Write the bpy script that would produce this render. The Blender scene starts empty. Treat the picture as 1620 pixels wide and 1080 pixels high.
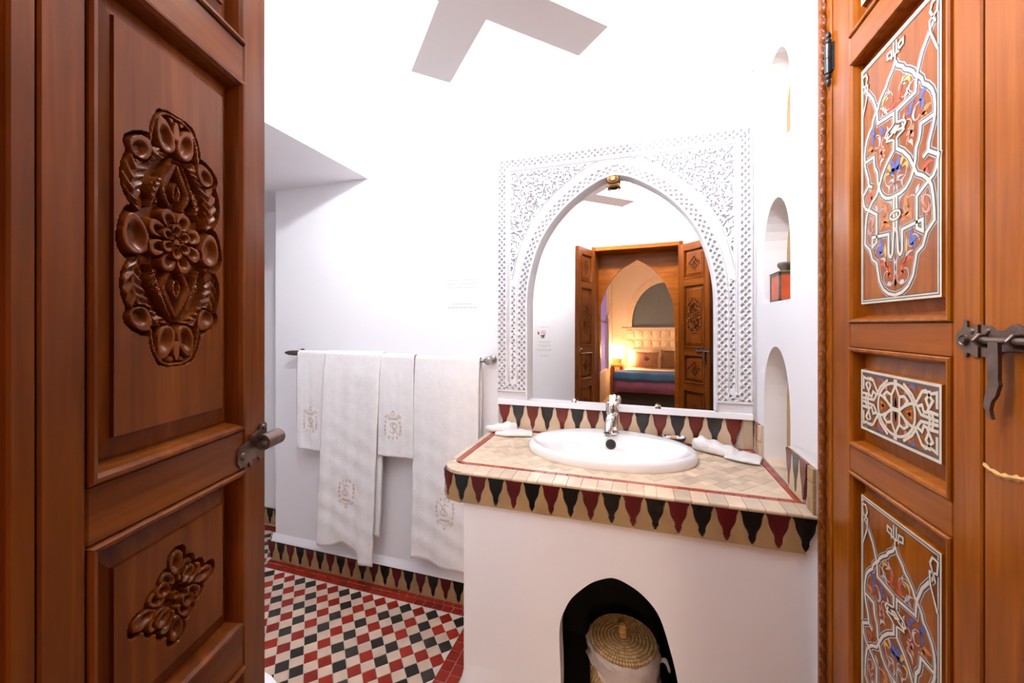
import bpy, math, random
import numpy as np
from mathutils import Matrix, Vector

R = math.radians
random.seed(7)
rng = np.random.RandomState(11)
scene = bpy.context.scene
C = scene.collection

# ------------------------------------------------------------------ camera, world, lights, exposure
cam_d = bpy.data.cameras.new('camera')
cam = bpy.data.objects.new('camera', cam_d)
C.objects.link(cam)
PSI = R(17.76)
cam.location = (0, 0, 1.34)
cam.rotation_euler = (R(90), 0, PSI)
cam_d.sensor_width = 36
cam_d.lens = 618.0 / 1620 * 36
cam_d.shift_y = -25.0 / 1620
cam_d.clip_start = 0.01
scene.camera = cam

world = bpy.data.worlds.new('world')
scene.world = world
world.use_nodes = True
world.node_tree.nodes['Background'].inputs[0].default_value = (0.9, 0.93, 1.0, 1)
world.node_tree.nodes['Background'].inputs[1].default_value = 0.25

vs = scene.view_settings
vs.view_transform = 'Standard'
vs.look = 'None'
vs.gamma = 1
vs.exposure = 0.15
vs.use_curve_mapping = False
try:
    scene.cycles.use_denoising = True
    scene.cycles.use_adaptive_sampling = True
    scene.cycles.adaptive_threshold = 0.03
    scene.cycles.max_bounces = 8
    scene.cycles.diffuse_bounces = 5
    scene.cycles.sample_clamp_indirect = 8
    scene.cycles.caustics_reflective = False
    scene.cycles.caustics_refractive = False
except Exception:
    pass


def lamp(name, kind, loc, energy, col, size=0.05, rot=(0, 0, 0)):
    d = bpy.data.lights.new(name, kind)
    d.energy = energy
    d.color = col
    if kind == 'POINT':
        d.shadow_soft_size = size
    elif kind == 'AREA':
        d.shape = 'SQUARE'
        d.size = size
    o = bpy.data.objects.new(name, d)
    o.location = loc
    o.rotation_euler = rot
    C.objects.link(o)
    return o


# room sizes
H = 1.34
YB = 1.725          # mirror wall
XR = 0.436          # right wall
YF = 0.12           # door wall, bathroom face
ZC = 2.42           # ceiling
ZT = 0.862          # worktop
CX, CY, CZ = -0.404, 0.927, 2.2     # hanging plaster cross, underside

# uplights lying on top of the plaster cross
COOL = (0.90, 0.95, 1.0)
for k, (dx, dy) in enumerate(((-1, 1), (1, 1), (-1, -1), (1, -1))):
    lamp('cross_uplight', 'POINT', (CX + dx * 0.262, CY + dy * 0.262, CZ + 0.165), 8 if dy > 0 else 47, COOL, 0.035)
# added warm fill light high in the bedroom, no fixture there
lamp('bedroom_warm_fill', 'POINT', (0.3, -2.4, 2.45), 90, (1.0, 0.72, 0.5), 0.15)


# ------------------------------------------------------------------ materials
def nodes(m):
    m.use_nodes = True
    return m.node_tree, m.node_tree.nodes, m.node_tree.links


def pbr(name, col, rough=0.5, metal=0.0, var=0.08, nscale=8.0, bump=0.0, bscale=60.0, coat=0.0, rand=0.0,
        stretch=(1, 1, 1), spec=0.5, sheen=0.0, alpha=1.0, trans=0.0, col2=None, detail=4.0, bdist=0.002):
    m = bpy.data.materials.new(name)
    nt, n, l = nodes(m)
    b = n['Principled BSDF']
    b.inputs['Roughness'].default_value = rough
    b.inputs['Metallic'].default_value = metal
    b.inputs['Coat Weight'].default_value = coat
    b.inputs['Coat Roughness'].default_value = 0.12
    b.inputs['Specular IOR Level'].default_value = spec
    b.inputs['Sheen Weight'].default_value = sheen
    b.inputs['Alpha'].default_value = alpha
    b.inputs['Transmission Weight'].default_value = trans
    tc = n.new('ShaderNodeTexCoord')
    mp = n.new('ShaderNodeMapping')
    mp.inputs['Scale'].default_value = stretch
    l.new(tc.outputs['Object'], mp.inputs['Vector'])
    src = mp.outputs['Vector']
    if rand > 0:
        oi = n.new('ShaderNodeObjectInfo')
        ad = n.new('ShaderNodeVectorMath')
        ad.operation = 'MULTIPLY_ADD'
        l.new(oi.outputs['Random'], ad.inputs[0])
        ad.inputs[1].default_value = (37, 51, 23)
        l.new(src, ad.inputs[2])
        src = ad.outputs[0]
    nz = n.new('ShaderNodeTexNoise')
    nz.inputs['Scale'].default_value = nscale
    nz.inputs['Detail'].default_value = detail
    l.new(src, nz.inputs['Vector'])
    mx = n.new('ShaderNodeMix')
    mx.data_type = 'RGBA'
    rp = n.new('ShaderNodeMapRange')
    rp.inputs[1].default_value = 0.3
    rp.inputs[2].default_value = 0.7
    l.new(nz.outputs['Fac'], rp.inputs[0])
    l.new(rp.outputs[0], mx.inputs['Factor'])
    if col2 is None:
        c1 = [max(0, c * (1 - var)) for c in col]
        c2 = [min(1, c * (1 + var)) for c in col]
    else:
        c1, c2 = col, col2
    mx.inputs['A'].default_value = (*c1, 1)
    mx.inputs['B'].default_value = (*c2, 1)
    out = mx.outputs['Result']
    if rand > 0:
        hs = n.new('ShaderNodeHueSaturation')
        mr = n.new('ShaderNodeMapRange')
        mr.inputs[3].default_value = 1 - rand
        mr.inputs[4].default_value = 1 + rand
        l.new(oi.outputs['Random'], mr.inputs[0])
        l.new(mr.outputs[0], hs.inputs['Value'])
        l.new(out, hs.inputs['Color'])
        out = hs.outputs['Color']
    l.new(out, b.inputs['Base Color'])
    if bump > 0:
        bn = n.new('ShaderNodeTexNoise')
        bn.inputs['Scale'].default_value = bscale
        bn.inputs['Detail'].default_value = 3
        l.new(src, bn.inputs['Vector'])
        bp = n.new('ShaderNodeBump')
        bp.inputs['Strength'].default_value = bump
        bp.inputs['Distance'].default_value = bdist
        l.new(bn.outputs['Fac'], bp.inputs['Height'])
        l.new(bp.outputs['Normal'], b.inputs['Normal'])
    return m


def wood(name, dark, mid, light, axis='Z', rough=0.28, scale=1.0, coat=0.0, spec=0.17):
    """streaky grain running along one axis"""
    m = bpy.data.materials.new(name)
    nt, n, l = nodes(m)
    b = n['Principled BSDF']
    b.inputs['Roughness'].default_value = rough
    b.inputs['Coat Weight'].default_value = coat
    b.inputs['Coat Roughness'].default_value = 0.25
    b.inputs['Specular IOR Level'].default_value = spec
    tc = n.new('ShaderNodeTexCoord')
    mp = n.new('ShaderNodeMapping')
    s = {'Z': (30, 30, 1.6), 'X': (1.6, 30, 30), 'Y': (30, 1.6, 30)}[axis]
    mp.inputs['Scale'].default_value = [v * scale for v in s]
    l.new(tc.outputs['Object'], mp.inputs['Vector'])
    n1 = n.new('ShaderNodeTexNoise')
    n1.inputs['Scale'].default_value = 2.2
    n1.inputs['Detail'].default_value = 6
    n1.inputs['Distortion'].default_value = 0.6
    l.new(mp.outputs['Vector'], n1.inputs['Vector'])
    n2 = n.new('ShaderNodeTexNoise')
    n2.inputs['Scale'].default_value = 5
    n2.inputs['Detail'].default_value = 3
    l.new(tc.outputs['Object'], n2.inputs['Vector'])
    cr = n.new('ShaderNodeValToRGB')
    e = cr.color_ramp.elements
    e[0].position = 0.28
    e[0].color = (*dark, 1)
    e[1].position = 0.72
    e[1].color = (*light, 1)
    k = e.new(0.5)
    k.color = (*mid, 1)
    md = n.new('ShaderNodeMath')
    md.operation = 'MULTIPLY_ADD'
    md.inputs[1].default_value = 0.65
    l.new(n1.outputs['Fac'], md.inputs[0])
    m2 = n.new('ShaderNodeMath')
    m2.operation = 'MULTIPLY'
    m2.inputs[1].default_value = 0.35
    l.new(n2.outputs['Fac'], m2.inputs[0])
    l.new(m2.outputs[0], md.inputs[2])
    l.new(md.outputs[0], cr.inputs['Fac'])
    l.new(cr.outputs['Color'], b.inputs['Base Color'])
    bp = n.new('ShaderNodeBump')
    bp.inputs['Strength'].default_value = 0.15
    bp.inputs['Distance'].default_value = 0.001
    l.new(n1.outputs['Fac'], bp.inputs['Height'])
    l.new(bp.outputs['Normal'], b.inputs['Normal'])
    return m


def emit(name, col, strength):
    m = bpy.data.materials.new(name)
    nt, n, l = nodes(m)
    b = n['Principled BSDF']
    b.inputs['Base Color'].default_value = (*col, 1)
    b.inputs['Emission Color'].default_value = (*col, 1)
    b.inputs['Emission Strength'].default_value = strength
    b.inputs['Roughness'].default_value = 0.9
    return m


def striped(name, c1, c2, scale, axis_vec, rough=0.8, dist=0.0):
    m = bpy.data.materials.new(name)
    nt, n, l = nodes(m)
    b = n['Principled BSDF']
    b.inputs['Roughness'].default_value = rough
    tc = n.new('ShaderNodeTexCoord')
    mp = n.new('ShaderNodeMapping')
    mp.inputs['Scale'].default_value = axis_vec
    l.new(tc.outputs['Object'], mp.inputs['Vector'])
    w = n.new('ShaderNodeTexWave')
    w.inputs['Scale'].default_value = scale
    w.inputs['Distortion'].default_value = dist
    l.new(mp.outputs['Vector'], w.inputs['Vector'])
    mx = n.new('ShaderNodeMix')
    mx.data_type = 'RGBA'
    mx.inputs['A'].default_value = (*c1, 1)
    mx.inputs['B'].default_value = (*c2, 1)
    l.new(w.outputs['Fac'], mx.inputs['Factor'])
    l.new(mx.outputs['Result'], b.inputs['Base Color'])
    bp = n.new('ShaderNodeBump')
    bp.inputs['Strength'].default_value = 0.4
    bp.inputs['Distance'].default_value = 0.002
    l.new(w.outputs['Fac'], bp.inputs['Height'])
    l.new(bp.outputs['Normal'], b.inputs['Normal'])
    return m


M = dict(
    plaster=pbr('white_plaster', (0.83, 0.815, 0.84), 0.75, var=0.015, nscale=3, bump=0.25, bscale=14, bdist=0.003),
    stucco=pbr('carved_stucco', (0.70, 0.69, 0.71), 0.7, var=0.02, nscale=12, bump=0.15, bscale=120),
    ceiling=pbr('ceiling_plaster', (0.86, 0.845, 0.845), 0.8, var=0.01, nscale=2),
    grout=pbr('grout', (0.55, 0.47, 0.39), 0.85, var=0.1, nscale=40),
    grout_light=pbr('pale_grout', (0.66, 0.58, 0.5), 0.85, var=0.1, nscale=40),
    t_cream=pbr('cream_glaze', (0.62, 0.47, 0.33), 0.22, var=0.10, nscale=9, rand=0.10, bump=0.15, bscale=30),
    t_tan=pbr('tan_glaze', (0.33, 0.205, 0.095), 0.24, spec=0.3, var=0.16, nscale=14, rand=0.10, bump=0.2, bscale=30),
    t_black=pbr('black_glaze', (0.007, 0.006, 0.006), 0.24, spec=0.25, var=0.3, nscale=16, rand=0.25, bump=0.2, bscale=40),
    s_black=pbr('lit_dusty_black_glaze', (0.024, 0.022, 0.020), 0.25, var=0.35, nscale=26, rand=0.25, bump=0.2, bscale=40),  # paler black for the splashback: light, reflection and dust put into the colour
    s_maroon=pbr('lit_dusty_red_glaze', (0.135, 0.016, 0.010), 0.25, var=0.25, nscale=20, rand=0.15, bump=0.2, bscale=40),  # paler red for the splashback, its lit and dusty tone in the colour
    t_maroon=pbr('maroon_glaze', (0.075, 0.006, 0.007), 0.24, spec=0.25, var=0.2, nscale=14, rand=0.15, bump=0.2, bscale=40),
    f_red=pbr('red_floor_tile', (0.25, 0.015, 0.006), 0.32, spec=0.3, var=0.15, nscale=20, rand=0.18, bump=0.2, bscale=40),
    f_black=pbr('black_floor_tile', (0.028, 0.021, 0.017), 0.32, spec=0.3, var=0.3, nscale=20, rand=0.3, bump=0.2, bscale=40),
    f_cream=pbr('cream_floor_tile', (0.66, 0.48, 0.36), 0.3, var=0.08, nscale=20, rand=0.09, bump=0.2, bscale=40),
    c_cream=pbr('worktop_tile', (0.66, 0.51, 0.37), 0.2, var=0.10, nscale=20, rand=0.2, bump=0.2, bscale=30),
    c_red=pbr('worktop_red_tile', (0.30, 0.045, 0.022), 0.2, var=0.12, nscale=20, rand=0.15, bump=0.2, bscale=30),
    wood_v=wood('carved_door_wood', (0.062, 0.0125, 0.0014), (0.122, 0.028, 0.003), (0.20, 0.056, 0.008), 'Z'),
    wood_h=wood('carved_door_rail_wood', (0.062, 0.0125, 0.0014), (0.122, 0.028, 0.003), (0.20, 0.056, 0.008), 'X'),
    pwood_v=wood('painted_door_wood', (0.135, 0.027, 0.0012), (0.23, 0.056, 0.0028), (0.33, 0.10, 0.009), 'Z'),
    pwood_h=wood('painted_door_rail_wood', (0.135, 0.027, 0.0012), (0.23, 0.056, 0.0028), (0.33, 0.10, 0.009), 'X'),
    iron=pbr('wrought_iron', (0.13, 0.085, 0.068), 0.42, metal=0.75, var=0.3, nscale=40, bump=0.4, bscale=90),
    hinge=pbr('black_hinge_iron', (0.03, 0.03, 0.032), 0.35, metal=0.6, var=0.2, nscale=40),
    chrome=pbr('chrome', (0.86, 0.86, 0.87), 0.06, metal=1.0, var=0.01),
    steel=pbr('brushed_nickel', (0.45, 0.42, 0.38), 0.3, metal=1.0, var=0.05),
    brass=pbr('aged_brass', (0.17, 0.085, 0.028), 0.38, metal=0.7, var=0.2, nscale=60),
    mirror=pbr('mirror_silver', (0.95, 0.92, 0.88), 0.0, metal=1.0, var=0.0),
    ceramic=pbr('white_ceramic', (0.84, 0.835, 0.84), 0.08, var=0.005, coat=0.3),
    dark=pbr('dark_void', (0.01, 0.01, 0.01), 0.6, var=0.1),
    towel=pbr('terry_cloth', (0.86, 0.835, 0.83), 0.95, var=0.03, nscale=40, bump=0.8, bscale=260, bdist=0.003, sheen=0.3),
    thread=pbr('beige_embroidery', (0.55, 0.42, 0.35), 0.8, var=0.1),
    paper=pbr('paper', (0.82, 0.80, 0.81), 0.6, var=0.01),
    ink=pbr('grey_ink', (0.42, 0.39, 0.39), 0.7, var=0.05),
    ink_dark=pbr('black_ink', (0.05, 0.04, 0.04), 0.7, var=0.05),
    ink_red=pbr('red_ink', (0.6, 0.08, 0.05), 0.7, var=0.05),
    nichewood=pbr('niche_back_board', (0.36, 0.22, 0.10), 0.7, var=0.15, nscale=10),
    p_white=pbr('cream_paint', (0.60, 0.51, 0.40), 0.5, var=0.06, nscale=60),
    p_dark=pbr('grey_brown_line_paint', (0.075, 0.055, 0.055), 0.5, var=0.1, nscale=60),
    p_blue=pbr('blue_paint', (0.06, 0.08, 0.28), 0.5, var=0.15, nscale=90),
    p_red=pbr('red_paint', (0.42, 0.05, 0.02), 0.5, var=0.15, nscale=90),
    p_orange=pbr('orange_paint', (0.48, 0.14, 0.025), 0.5, var=0.15, nscale=90),
    p_pink=pbr('pink_paint', (0.46, 0.18, 0.13), 0.5, var=0.15, nscale=90),
    p_yellow=pbr('yellow_paint', (0.55, 0.30, 0.06), 0.5, var=0.15, nscale=90),
    p_pale=pbr('pale_blue_paint', (0.40, 0.40, 0.44), 0.5, var=0.1, nscale=90),
    rawwood=pbr('raw_splintered_wood', (0.62, 0.34, 0.12), 0.8, var=0.2, nscale=120, bump=0.5, bscale=200),
    bag=pbr('thin_plastic_bag', (0.70, 0.62, 0.60), 0.22, var=0.08, nscale=30, alpha=0.6, bump=0.6, bscale=35, bdist=0.006),
)


def straw(name, n_st):
    m = bpy.data.materials.new(name)
    nt, n, l = nodes(m)
    b = n['Principled BSDF']
    b.inputs['Roughness'].default_value = 0.7
    tc = n.new('ShaderNodeTexCoord')
    g = n.new('ShaderNodeTexGradient')
    g.gradient_type = 'RADIAL'
    l.new(tc.outputs['Object'], g.inputs['Vector'])
    mu = n.new('ShaderNodeMath')
    mu.operation = 'MULTIPLY'
    mu.inputs[1].default_value = 2 * math.pi * n_st
    l.new(g.outputs['Fac'], mu.inputs[0])
    sn = n.new('ShaderNodeMath')
    sn.operation = 'SINE'
    l.new(mu.outputs[0], sn.inputs[0])
    nz = n.new('ShaderNodeTexNoise')
    nz.inputs['Scale'].default_value = 60
    l.new(tc.outputs['Object'], nz.inputs['Vector'])
    ma = n.new('ShaderNodeMath')
    ma.operation = 'MULTIPLY_ADD'
    ma.inputs[1].default_value = 0.22
    l.new(sn.outputs[0], ma.inputs[0])
    l.new(nz.outputs['Fac'], ma.inputs[2])
    mx = n.new('ShaderNodeMix')
    mx.data_type = 'RGBA'
    mx.inputs['A'].default_value = (0.20, 0.09, 0.025, 1)
    mx.inputs['B'].default_value = (0.66, 0.46, 0.21, 1)
    vm = n.new('ShaderNodeVectorMath')
    vm.operation = 'MULTIPLY'
    vm.inputs[1].default_value = (1, 1, 0)
    l.new(tc.outputs['Object'], vm.inputs[0])
    ln_ = n.new('ShaderNodeVectorMath')
    ln_.operation = 'LENGTH'
    l.new(vm.outputs[0], ln_.inputs[0])
    mo_ = n.new('ShaderNodeMath')
    mo_.operation = 'MULTIPLY_ADD'
    mo_.inputs[1].default_value = 1 / 0.0115
    mo_.inputs[2].default_value = -0.348
    l.new(ln_.outputs['Value'], mo_.inputs[0])
    pp_ = n.new('ShaderNodeMath')
    pp_.operation = 'PINGPONG'
    pp_.inputs[1].default_value = 0.5
    l.new(mo_.outputs[0], pp_.inputs[0])
    mr_ = n.new('ShaderNodeMapRange')
    mr_.inputs[1].default_value = 0.0
    mr_.inputs[2].default_value = 0.2
    mr_.inputs[3].default_value = 0.0 if n_st > 60 else 1.0
    mr_.inputs[4].default_value = 1.0
    l.new(pp_.outputs[0], mr_.inputs[0])
    mm_ = n.new('ShaderNodeMath')
    mm_.operation = 'MULTIPLY'
    l.new(ma.outputs[0], mm_.inputs[0])
    l.new(mr_.outputs[0], mm_.inputs[1])
    l.new(mm_.outputs[0], mx.inputs['Factor'])
    l.new(mx.outputs['Result'], b.inputs['Base Color'])
    bp = n.new('ShaderNodeBump')
    bp.inputs['Strength'].default_value = 0.5
    bp.inputs['Distance'].default_value = 0.002
    l.new(sn.outputs[0], bp.inputs['Height'])
    l.new(bp.outputs['Normal'], b.inputs['Normal'])
    return m


M['straw'] = straw('straw_coil', 70)
M['straw_side'] = straw('straw_side', 48)
M['straw_knob'] = pbr('straw_knob', (0.52, 0.29, 0.09), 0.7, var=0.25, nscale=90, bump=0.4, bscale=200)


# ------------------------------------------------------------------ mesh helpers
def link(o, parent=None):
    C.objects.link(o)
    if parent is not None:
        o.parent = parent
    return o


def tag(o, label=None, cat=None, group=None, kind=None):
    if label:
        o['label'] = label
    if cat:
        o['category'] = cat
    if group:
        o['group'] = group
    if kind:
        o['kind'] = kind
    return o


def empty(name, loc=(0, 0, 0), rz=0.0, label=None, cat=None, group=None, kind=None):
    o = bpy.data.objects.new(name, None)
    o.empty_display_size = 0.05
    o.location = loc
    o.rotation_euler = (0, 0, rz)
    link(o)
    return tag(o, label, cat, group, kind)


class MB:
    def __init__(s):
        s.v = []
        s.f = []
        s.lay = 0

    def add(s, vs, fs):
        b = len(s.v)
        s.v.extend([tuple(map(float, p)) for p in vs])
        s.f.extend([tuple(i + b for i in f) for f in fs])
        return s

    def box(s, x0, x1, y0, y1, z0, z1):
        return s.add([(x0, y0, z0), (x1, y0, z0), (x1, y1, z0), (x0, y1, z0),
                      (x0, y0, z1), (x1, y0, z1), (x1, y1, z1), (x0, y1, z1)],
                     [(0, 3, 2, 1), (4, 5, 6, 7), (0, 1, 5, 4), (1, 2, 6, 5), (2, 3, 7, 6), (3, 0, 4, 7)])

    def bbox(s, x0, x1, y0, y1, z0, z1, b=0.002):
        """box with chamfered edges"""
        xs, ys, zs = (x0, x1), (y0, y1), (z0, z1)
        V = []
        idx = {}
        for i in (0, 1):
            for j in (0, 1):
                for k in (0, 1):
                    sx, sy, sz = (b if i == 0 else -b), (b if j == 0 else -b), (b if k == 0 else -b)
                    for a, p in (('x', (xs[i], ys[j] + sy, zs[k] + sz)), ('y', (xs[i] + sx, ys[j], zs[k] + sz)),
                                 ('z', (xs[i] + sx, ys[j] + sy, zs[k]))):
                        idx[(i, j, k, a)] = len(V)
                        V.append(p)
        F = []
        for i in (0, 1):
            q = [(i, 0, 0, 'x'), (i, 1, 0, 'x'), (i, 1, 1, 'x'), (i, 0, 1, 'x')]
            F.append([idx[t] for t in (q if i else q[::-1])])
            q = [(0, i, 0, 'y'), (1, i, 0, 'y'), (1, i, 1, 'y'), (0, i, 1, 'y')]
            F.append([idx[t] for t in (q[::-1] if i else q)])
            q = [(0, 0, i, 'z'), (1, 0, i, 'z'), (1, 1, i, 'z'), (0, 1, i, 'z')]
            F.append([idx[t] for t in (q if i else q[::-1])])
        for i in (0, 1):
            for j in (0, 1):
                F.append([idx[(i, j, 0, 'x')], idx[(i, j, 0, 'y')], idx[(i, j, 1, 'y')], idx[(i, j, 1, 'x')]])
                F.append([idx[(i, 0, j, 'x')], idx[(i, 0, j, 'z')], idx[(i, 1, j, 'z')], idx[(i, 1, j, 'x')]])
                F.append([idx[(0, i, j, 'y')], idx[(0, i, j, 'z')], idx[(1, i, j, 'z')], idx[(1, i, j, 'y')]])
                for k in (0, 1):
                    F.append([idx[(i, j, k, a)] for a in 'xyz'])
        return s.add(V, F)

    def prism(s, poly, a0, a1, axis='y'):
        """extrude a 2-D polygon: axis y -> poly in (x,z); x -> poly in (y,z); z -> poly in (x,y)"""
        n = len(poly)

        def P(p, a):
            return (p[0], a, p[1]) if axis == 'y' else ((a, p[0], p[1]) if axis == 'x' else (p[0], p[1], a))
        V = [P(p, a0) for p in poly] + [P(p, a1) for p in poly]
        F = [tuple(range(n)), tuple(range(2 * n - 1, n - 1, -1))]
        F += [(i, i + n, (i + 1) % n + n, (i + 1) % n) for i in range(n)]
        return s.add(V, F)

    def tube(s, pts, r, n=8, cap=True, up=None):
        pts = [Vector(p) for p in pts]
        rr = r if isinstance(r, (list, tuple)) else [r] * len(pts)
        rings = []
        t0 = (pts[1] - pts[0]).normalized()
        ref = Vector((0, 0, 1)) if abs(t0.z) < 0.9 else Vector((1, 0, 0))
        nrm = (ref - t0 * ref.dot(t0)).normalized()
        base = len(s.v)
        for i, p in enumerate(pts):
            t = (pts[min(i + 1, len(pts) - 1)] - pts[max(i - 1, 0)]).normalized()
            nrm = (nrm - t * nrm.dot(t)).normalized()
            bn = t.cross(nrm)
            rings.append([p + (nrm * math.cos(2 * math.pi * k / n) + bn * math.sin(2 * math.pi * k / n)) * rr[i]
                          for k in range(n)])
        V = [q for ring in rings for q in ring]
        F = []
        for i in range(len(pts) - 1):
            for k in range(n):
                a, b_ = i * n + k, i * n + (k + 1) % n
                F.append((a, b_, b_ + n, a + n))
        if cap:
            F.append(tuple(range(n - 1, -1, -1)))
            F.append(tuple(range((len(pts) - 1) * n, len(pts) * n)))
        return s.add(V, F)

    def lathe(s, prof, c=(0, 0, 0), n=32, sx=1.0, sy=1.0, axis='z'):
        """profile of (r, h) turned about an axis through c"""
        V, F = [], []
        for (r, h) in prof:
            for k in range(n):
                a = 2 * math.pi * k / n
                x, y = r * math.cos(a) * sx, r * math.sin(a) * sy
                q = {'z': (x, y, h), 'y': (x, h, y), 'x': (h, x, y)}[axis]
                V.append((c[0] + q[0], c[1] + q[1], c[2] + q[2]))
        for i in range(len(prof) - 1):
            for k in range(n):
                a, b_ = i * n + k, i * n + (k + 1) % n
                F.append((a, b_, b_ + n, a + n))
        if prof[0][0] > 1e-6:
            F.append(tuple(range(n - 1, -1, -1)))
        if prof[-1][0] > 1e-6:
            F.append(tuple(range((len(prof) - 1) * n, len(prof) * n)))
        return s.add(V, F)

    def ribbon(s, pts, w, y, closed=False):
        """flat ribbon of width w in the local x-z plane at depth y (facing -y)"""
        n = len(pts)
        y -= s.lay * 5e-6
        s.lay += 1
        P = [Vector((p[0], p[1])) for p in pts]
        L_, R_ = [], []
        for i in range(n):
            a = P[(i - 1) % n] if (closed or i > 0) else P[i]
            b_ = P[(i + 1) % n] if (closed or i < n - 1) else P[i]
            d1 = (P[i] - a)
            d2 = (b_ - P[i])
            d1 = d1.normalized() if d1.length > 1e-9 else d2.normalized()
            d2 = d2.normalized() if d2.length > 1e-9 else d1
            t = d1 + d2
            t = t.normalized() if t.length > 1e-6 else d1
            nn = Vector((-t.y, t.x))
            k = max(0.45, abs(nn.dot(Vector((-d1.y, d1.x)))))
            nn = nn * (w / 2 / k)
            L_.append(P[i] + nn)
            R_.append(P[i] - nn)
        V = [(p.x, y, p.y) for p in L_] + [(p.x, y, p.y) for p in R_]
        m = n if closed else n - 1
        F = [(i, i + n, (i + 1) % n + n, (i + 1) % n) for i in range(m)]
        return s.add(V, F)

    def mesh(s, name):
        me = bpy.data.meshes.new(name)
        me.from_pydata(s.v, [], s.f)
        me.update()
        return me

    def build(s, name, mat, parent=None, smooth=False, world=False):
        me = s.mesh(name)
        return put(name, me, mat, parent, smooth, world)


def put(name, me, mat, parent=None, smooth=False, world=False):
    me.materials.clear()
    me.materials.append(M[mat] if isinstance(mat, str) else mat)
    if smooth:
        me.polygons.foreach_set('use_smooth', [True] * len(me.polygons))
        try:
            me.set_sharp_from_angle(angle=R(38))
        except Exception:
            pass
    o = bpy.data.objects.new(name, me)
    link(o, parent)
    if parent is not None and world:
        mw = Matrix.Translation(parent.location) @ Matrix.Rotation(parent.rotation_euler[2], 4, 'Z')
        o.matrix_parent_inverse = mw.inverted()
    return o


def part(name, bm, mat, parent, smooth=False):
    """part whose mesh is given in world coordinates"""
    return bm.build(name, mat, parent, smooth, world=True)


def copy_of(o, parent=None, loc=None):
    c = o.copy()
    C.objects.link(c)
    c.parent = parent
    if loc is not None:
        c.location = loc
    return c


def copy_tree(o, parent=None):
    c = copy_of(o, parent)
    for ch in list(o.children):
        copy_tree(ch, c)
    return c


def grid_mesh(name, P, keep=None, flip=False):
    """P: (ny, nx, 3) array of points -> quad mesh (only cells in keep)"""
    ny, nx = P.shape[:2]
    idx = np.arange(ny * nx).reshape(ny, nx)
    q = np.stack([idx[:-1, :-1], idx[:-1, 1:], idx[1:, 1:], idx[1:, :-1]], -1)
    if flip:
        q = q[..., ::-1]
    q = q.reshape(-1, 4) if keep is None else q[keep]
    used = np.unique(q)
    remap = -np.ones(ny * nx, int)
    remap[used] = np.arange(len(used))
    q = remap[q]
    V = P.reshape(-1, 3)[used]
    me = bpy.data.meshes.new(name)
    me.vertices.add(len(V))
    me.vertices.foreach_set('co', V.astype(np.float32).ravel())
    me.loops.add(q.size)
    me.loops.foreach_set('vertex_index', q.astype(np.int32).ravel())
    me.polygons.add(len(q))
    me.polygons.foreach_set('loop_start', np.arange(0, q.size, 4, dtype=np.int32))
    me.polygons.foreach_set('loop_total', np.full(len(q), 4, dtype=np.int32))
    me.update(calc_edges=True)
    me.validate()
    return me


def smooth01(a, b, x):
    t = np.clip((x - a) / (b - a), 0, 1)
    return t * t * (3 - 2 * t)


def catmull(pts, k=6, closed=False):
    P = [np.array(p, float) for p in pts]
    n = len(P)
    out = []
    m = n if closed else n - 1
    for i in range(m):
        p0 = P[(i - 1) % n] if (closed or i > 0) else P[i]
        p1, p2 = P[i], P[(i + 1) % n]
        p3 = P[(i + 2) % n] if (closed or i + 2 < n) else p2
        for j in range(k):
            t = j / k
            out.append(tuple(0.5 * ((2 * p1) + (-p0 + p2) * t + (2 * p0 - 5 * p1 + 4 * p2 - p3) * t * t
                                    + (-p0 + 3 * p1 - 3 * p2 + p3) * t ** 3)))
    if not closed:
        out.append(tuple(P[-1]))
    return out


def struct(name, bm, mat, label=None, cat=None, parent=None, smooth=False):
    o = bm.build(name, mat, parent, smooth)
    return tag(o, label, cat, kind='structure')


# ================================================================== SETTING
# floor slab (grout bed) -------------------------------------------------------------
floor = struct('floor', MB().box(-3.3, 0.6, YF - 0.02, 2.35, -0.06, -0.004), 'grout_light',
               'tiled bathroom floor of small red, black and cream diamonds', 'floor')

# back wall with the recess behind the mirror
wb = MB()
wb.box(-1.98, -0.52, YB, YB + 0.2, 0, ZC)
wb.box(0.34, 0.6, YB, YB + 0.2, 0, ZC)
wb.box(-0.52, 0.34, YB, YB + 0.2, 0, 1.0)
wb.box(-0.52, 0.34, YB, YB + 0.2, 2.02, ZC)
wb.box(-0.52, 0.34, YB + 0.08, YB + 0.2, 1.0, 2.02)
wall_back = struct('wall_back', wb, 'plaster', 'white plaster wall behind the towels and the mirror', 'wall')
# recess to the left of that wall
struct('wall_recess', MB().box(-3.3, -1.9, 2.03, 2.2, 0, ZC), 'plaster', 'shaded white wall at the back of the recess', 'wall')
struct('wall_left', MB().box(-3.4, -3.2, YF - 0.2, 2.2, 0, ZC), 'plaster', 'white left wall behind the open carved door', 'wall')

# front wall with the doorway to the bedroom
wf = MB()
wf.box(-3.4, -0.475, -0.16, YF, 0, ZC)
wf.box(0.235, 0.65, -0.16, YF, 0, ZC)
wf.box(-0.475, 0.235, -0.16, YF, 2.03, ZC)
struct('wall_front', wf, 'plaster', 'white wall around the doorway, seen in the mirror', 'wall')

struct('ceiling', MB().box(-3.4, 0.7, -0.16, 2.35, ZC, ZC + 0.1), 'ceiling', 'white plaster ceiling', 'ceiling')
struct('wall_bulkhead', MB().box(-3.2, -1.345, YF, 2.03, 2.112, ZC), 'plaster',
       'dropped white plaster soffit over the left of the room', 'soffit')

# right wall with three arched niches ---------------------------------------------------
NY0, NY1 = 1.365, 1.622


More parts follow.
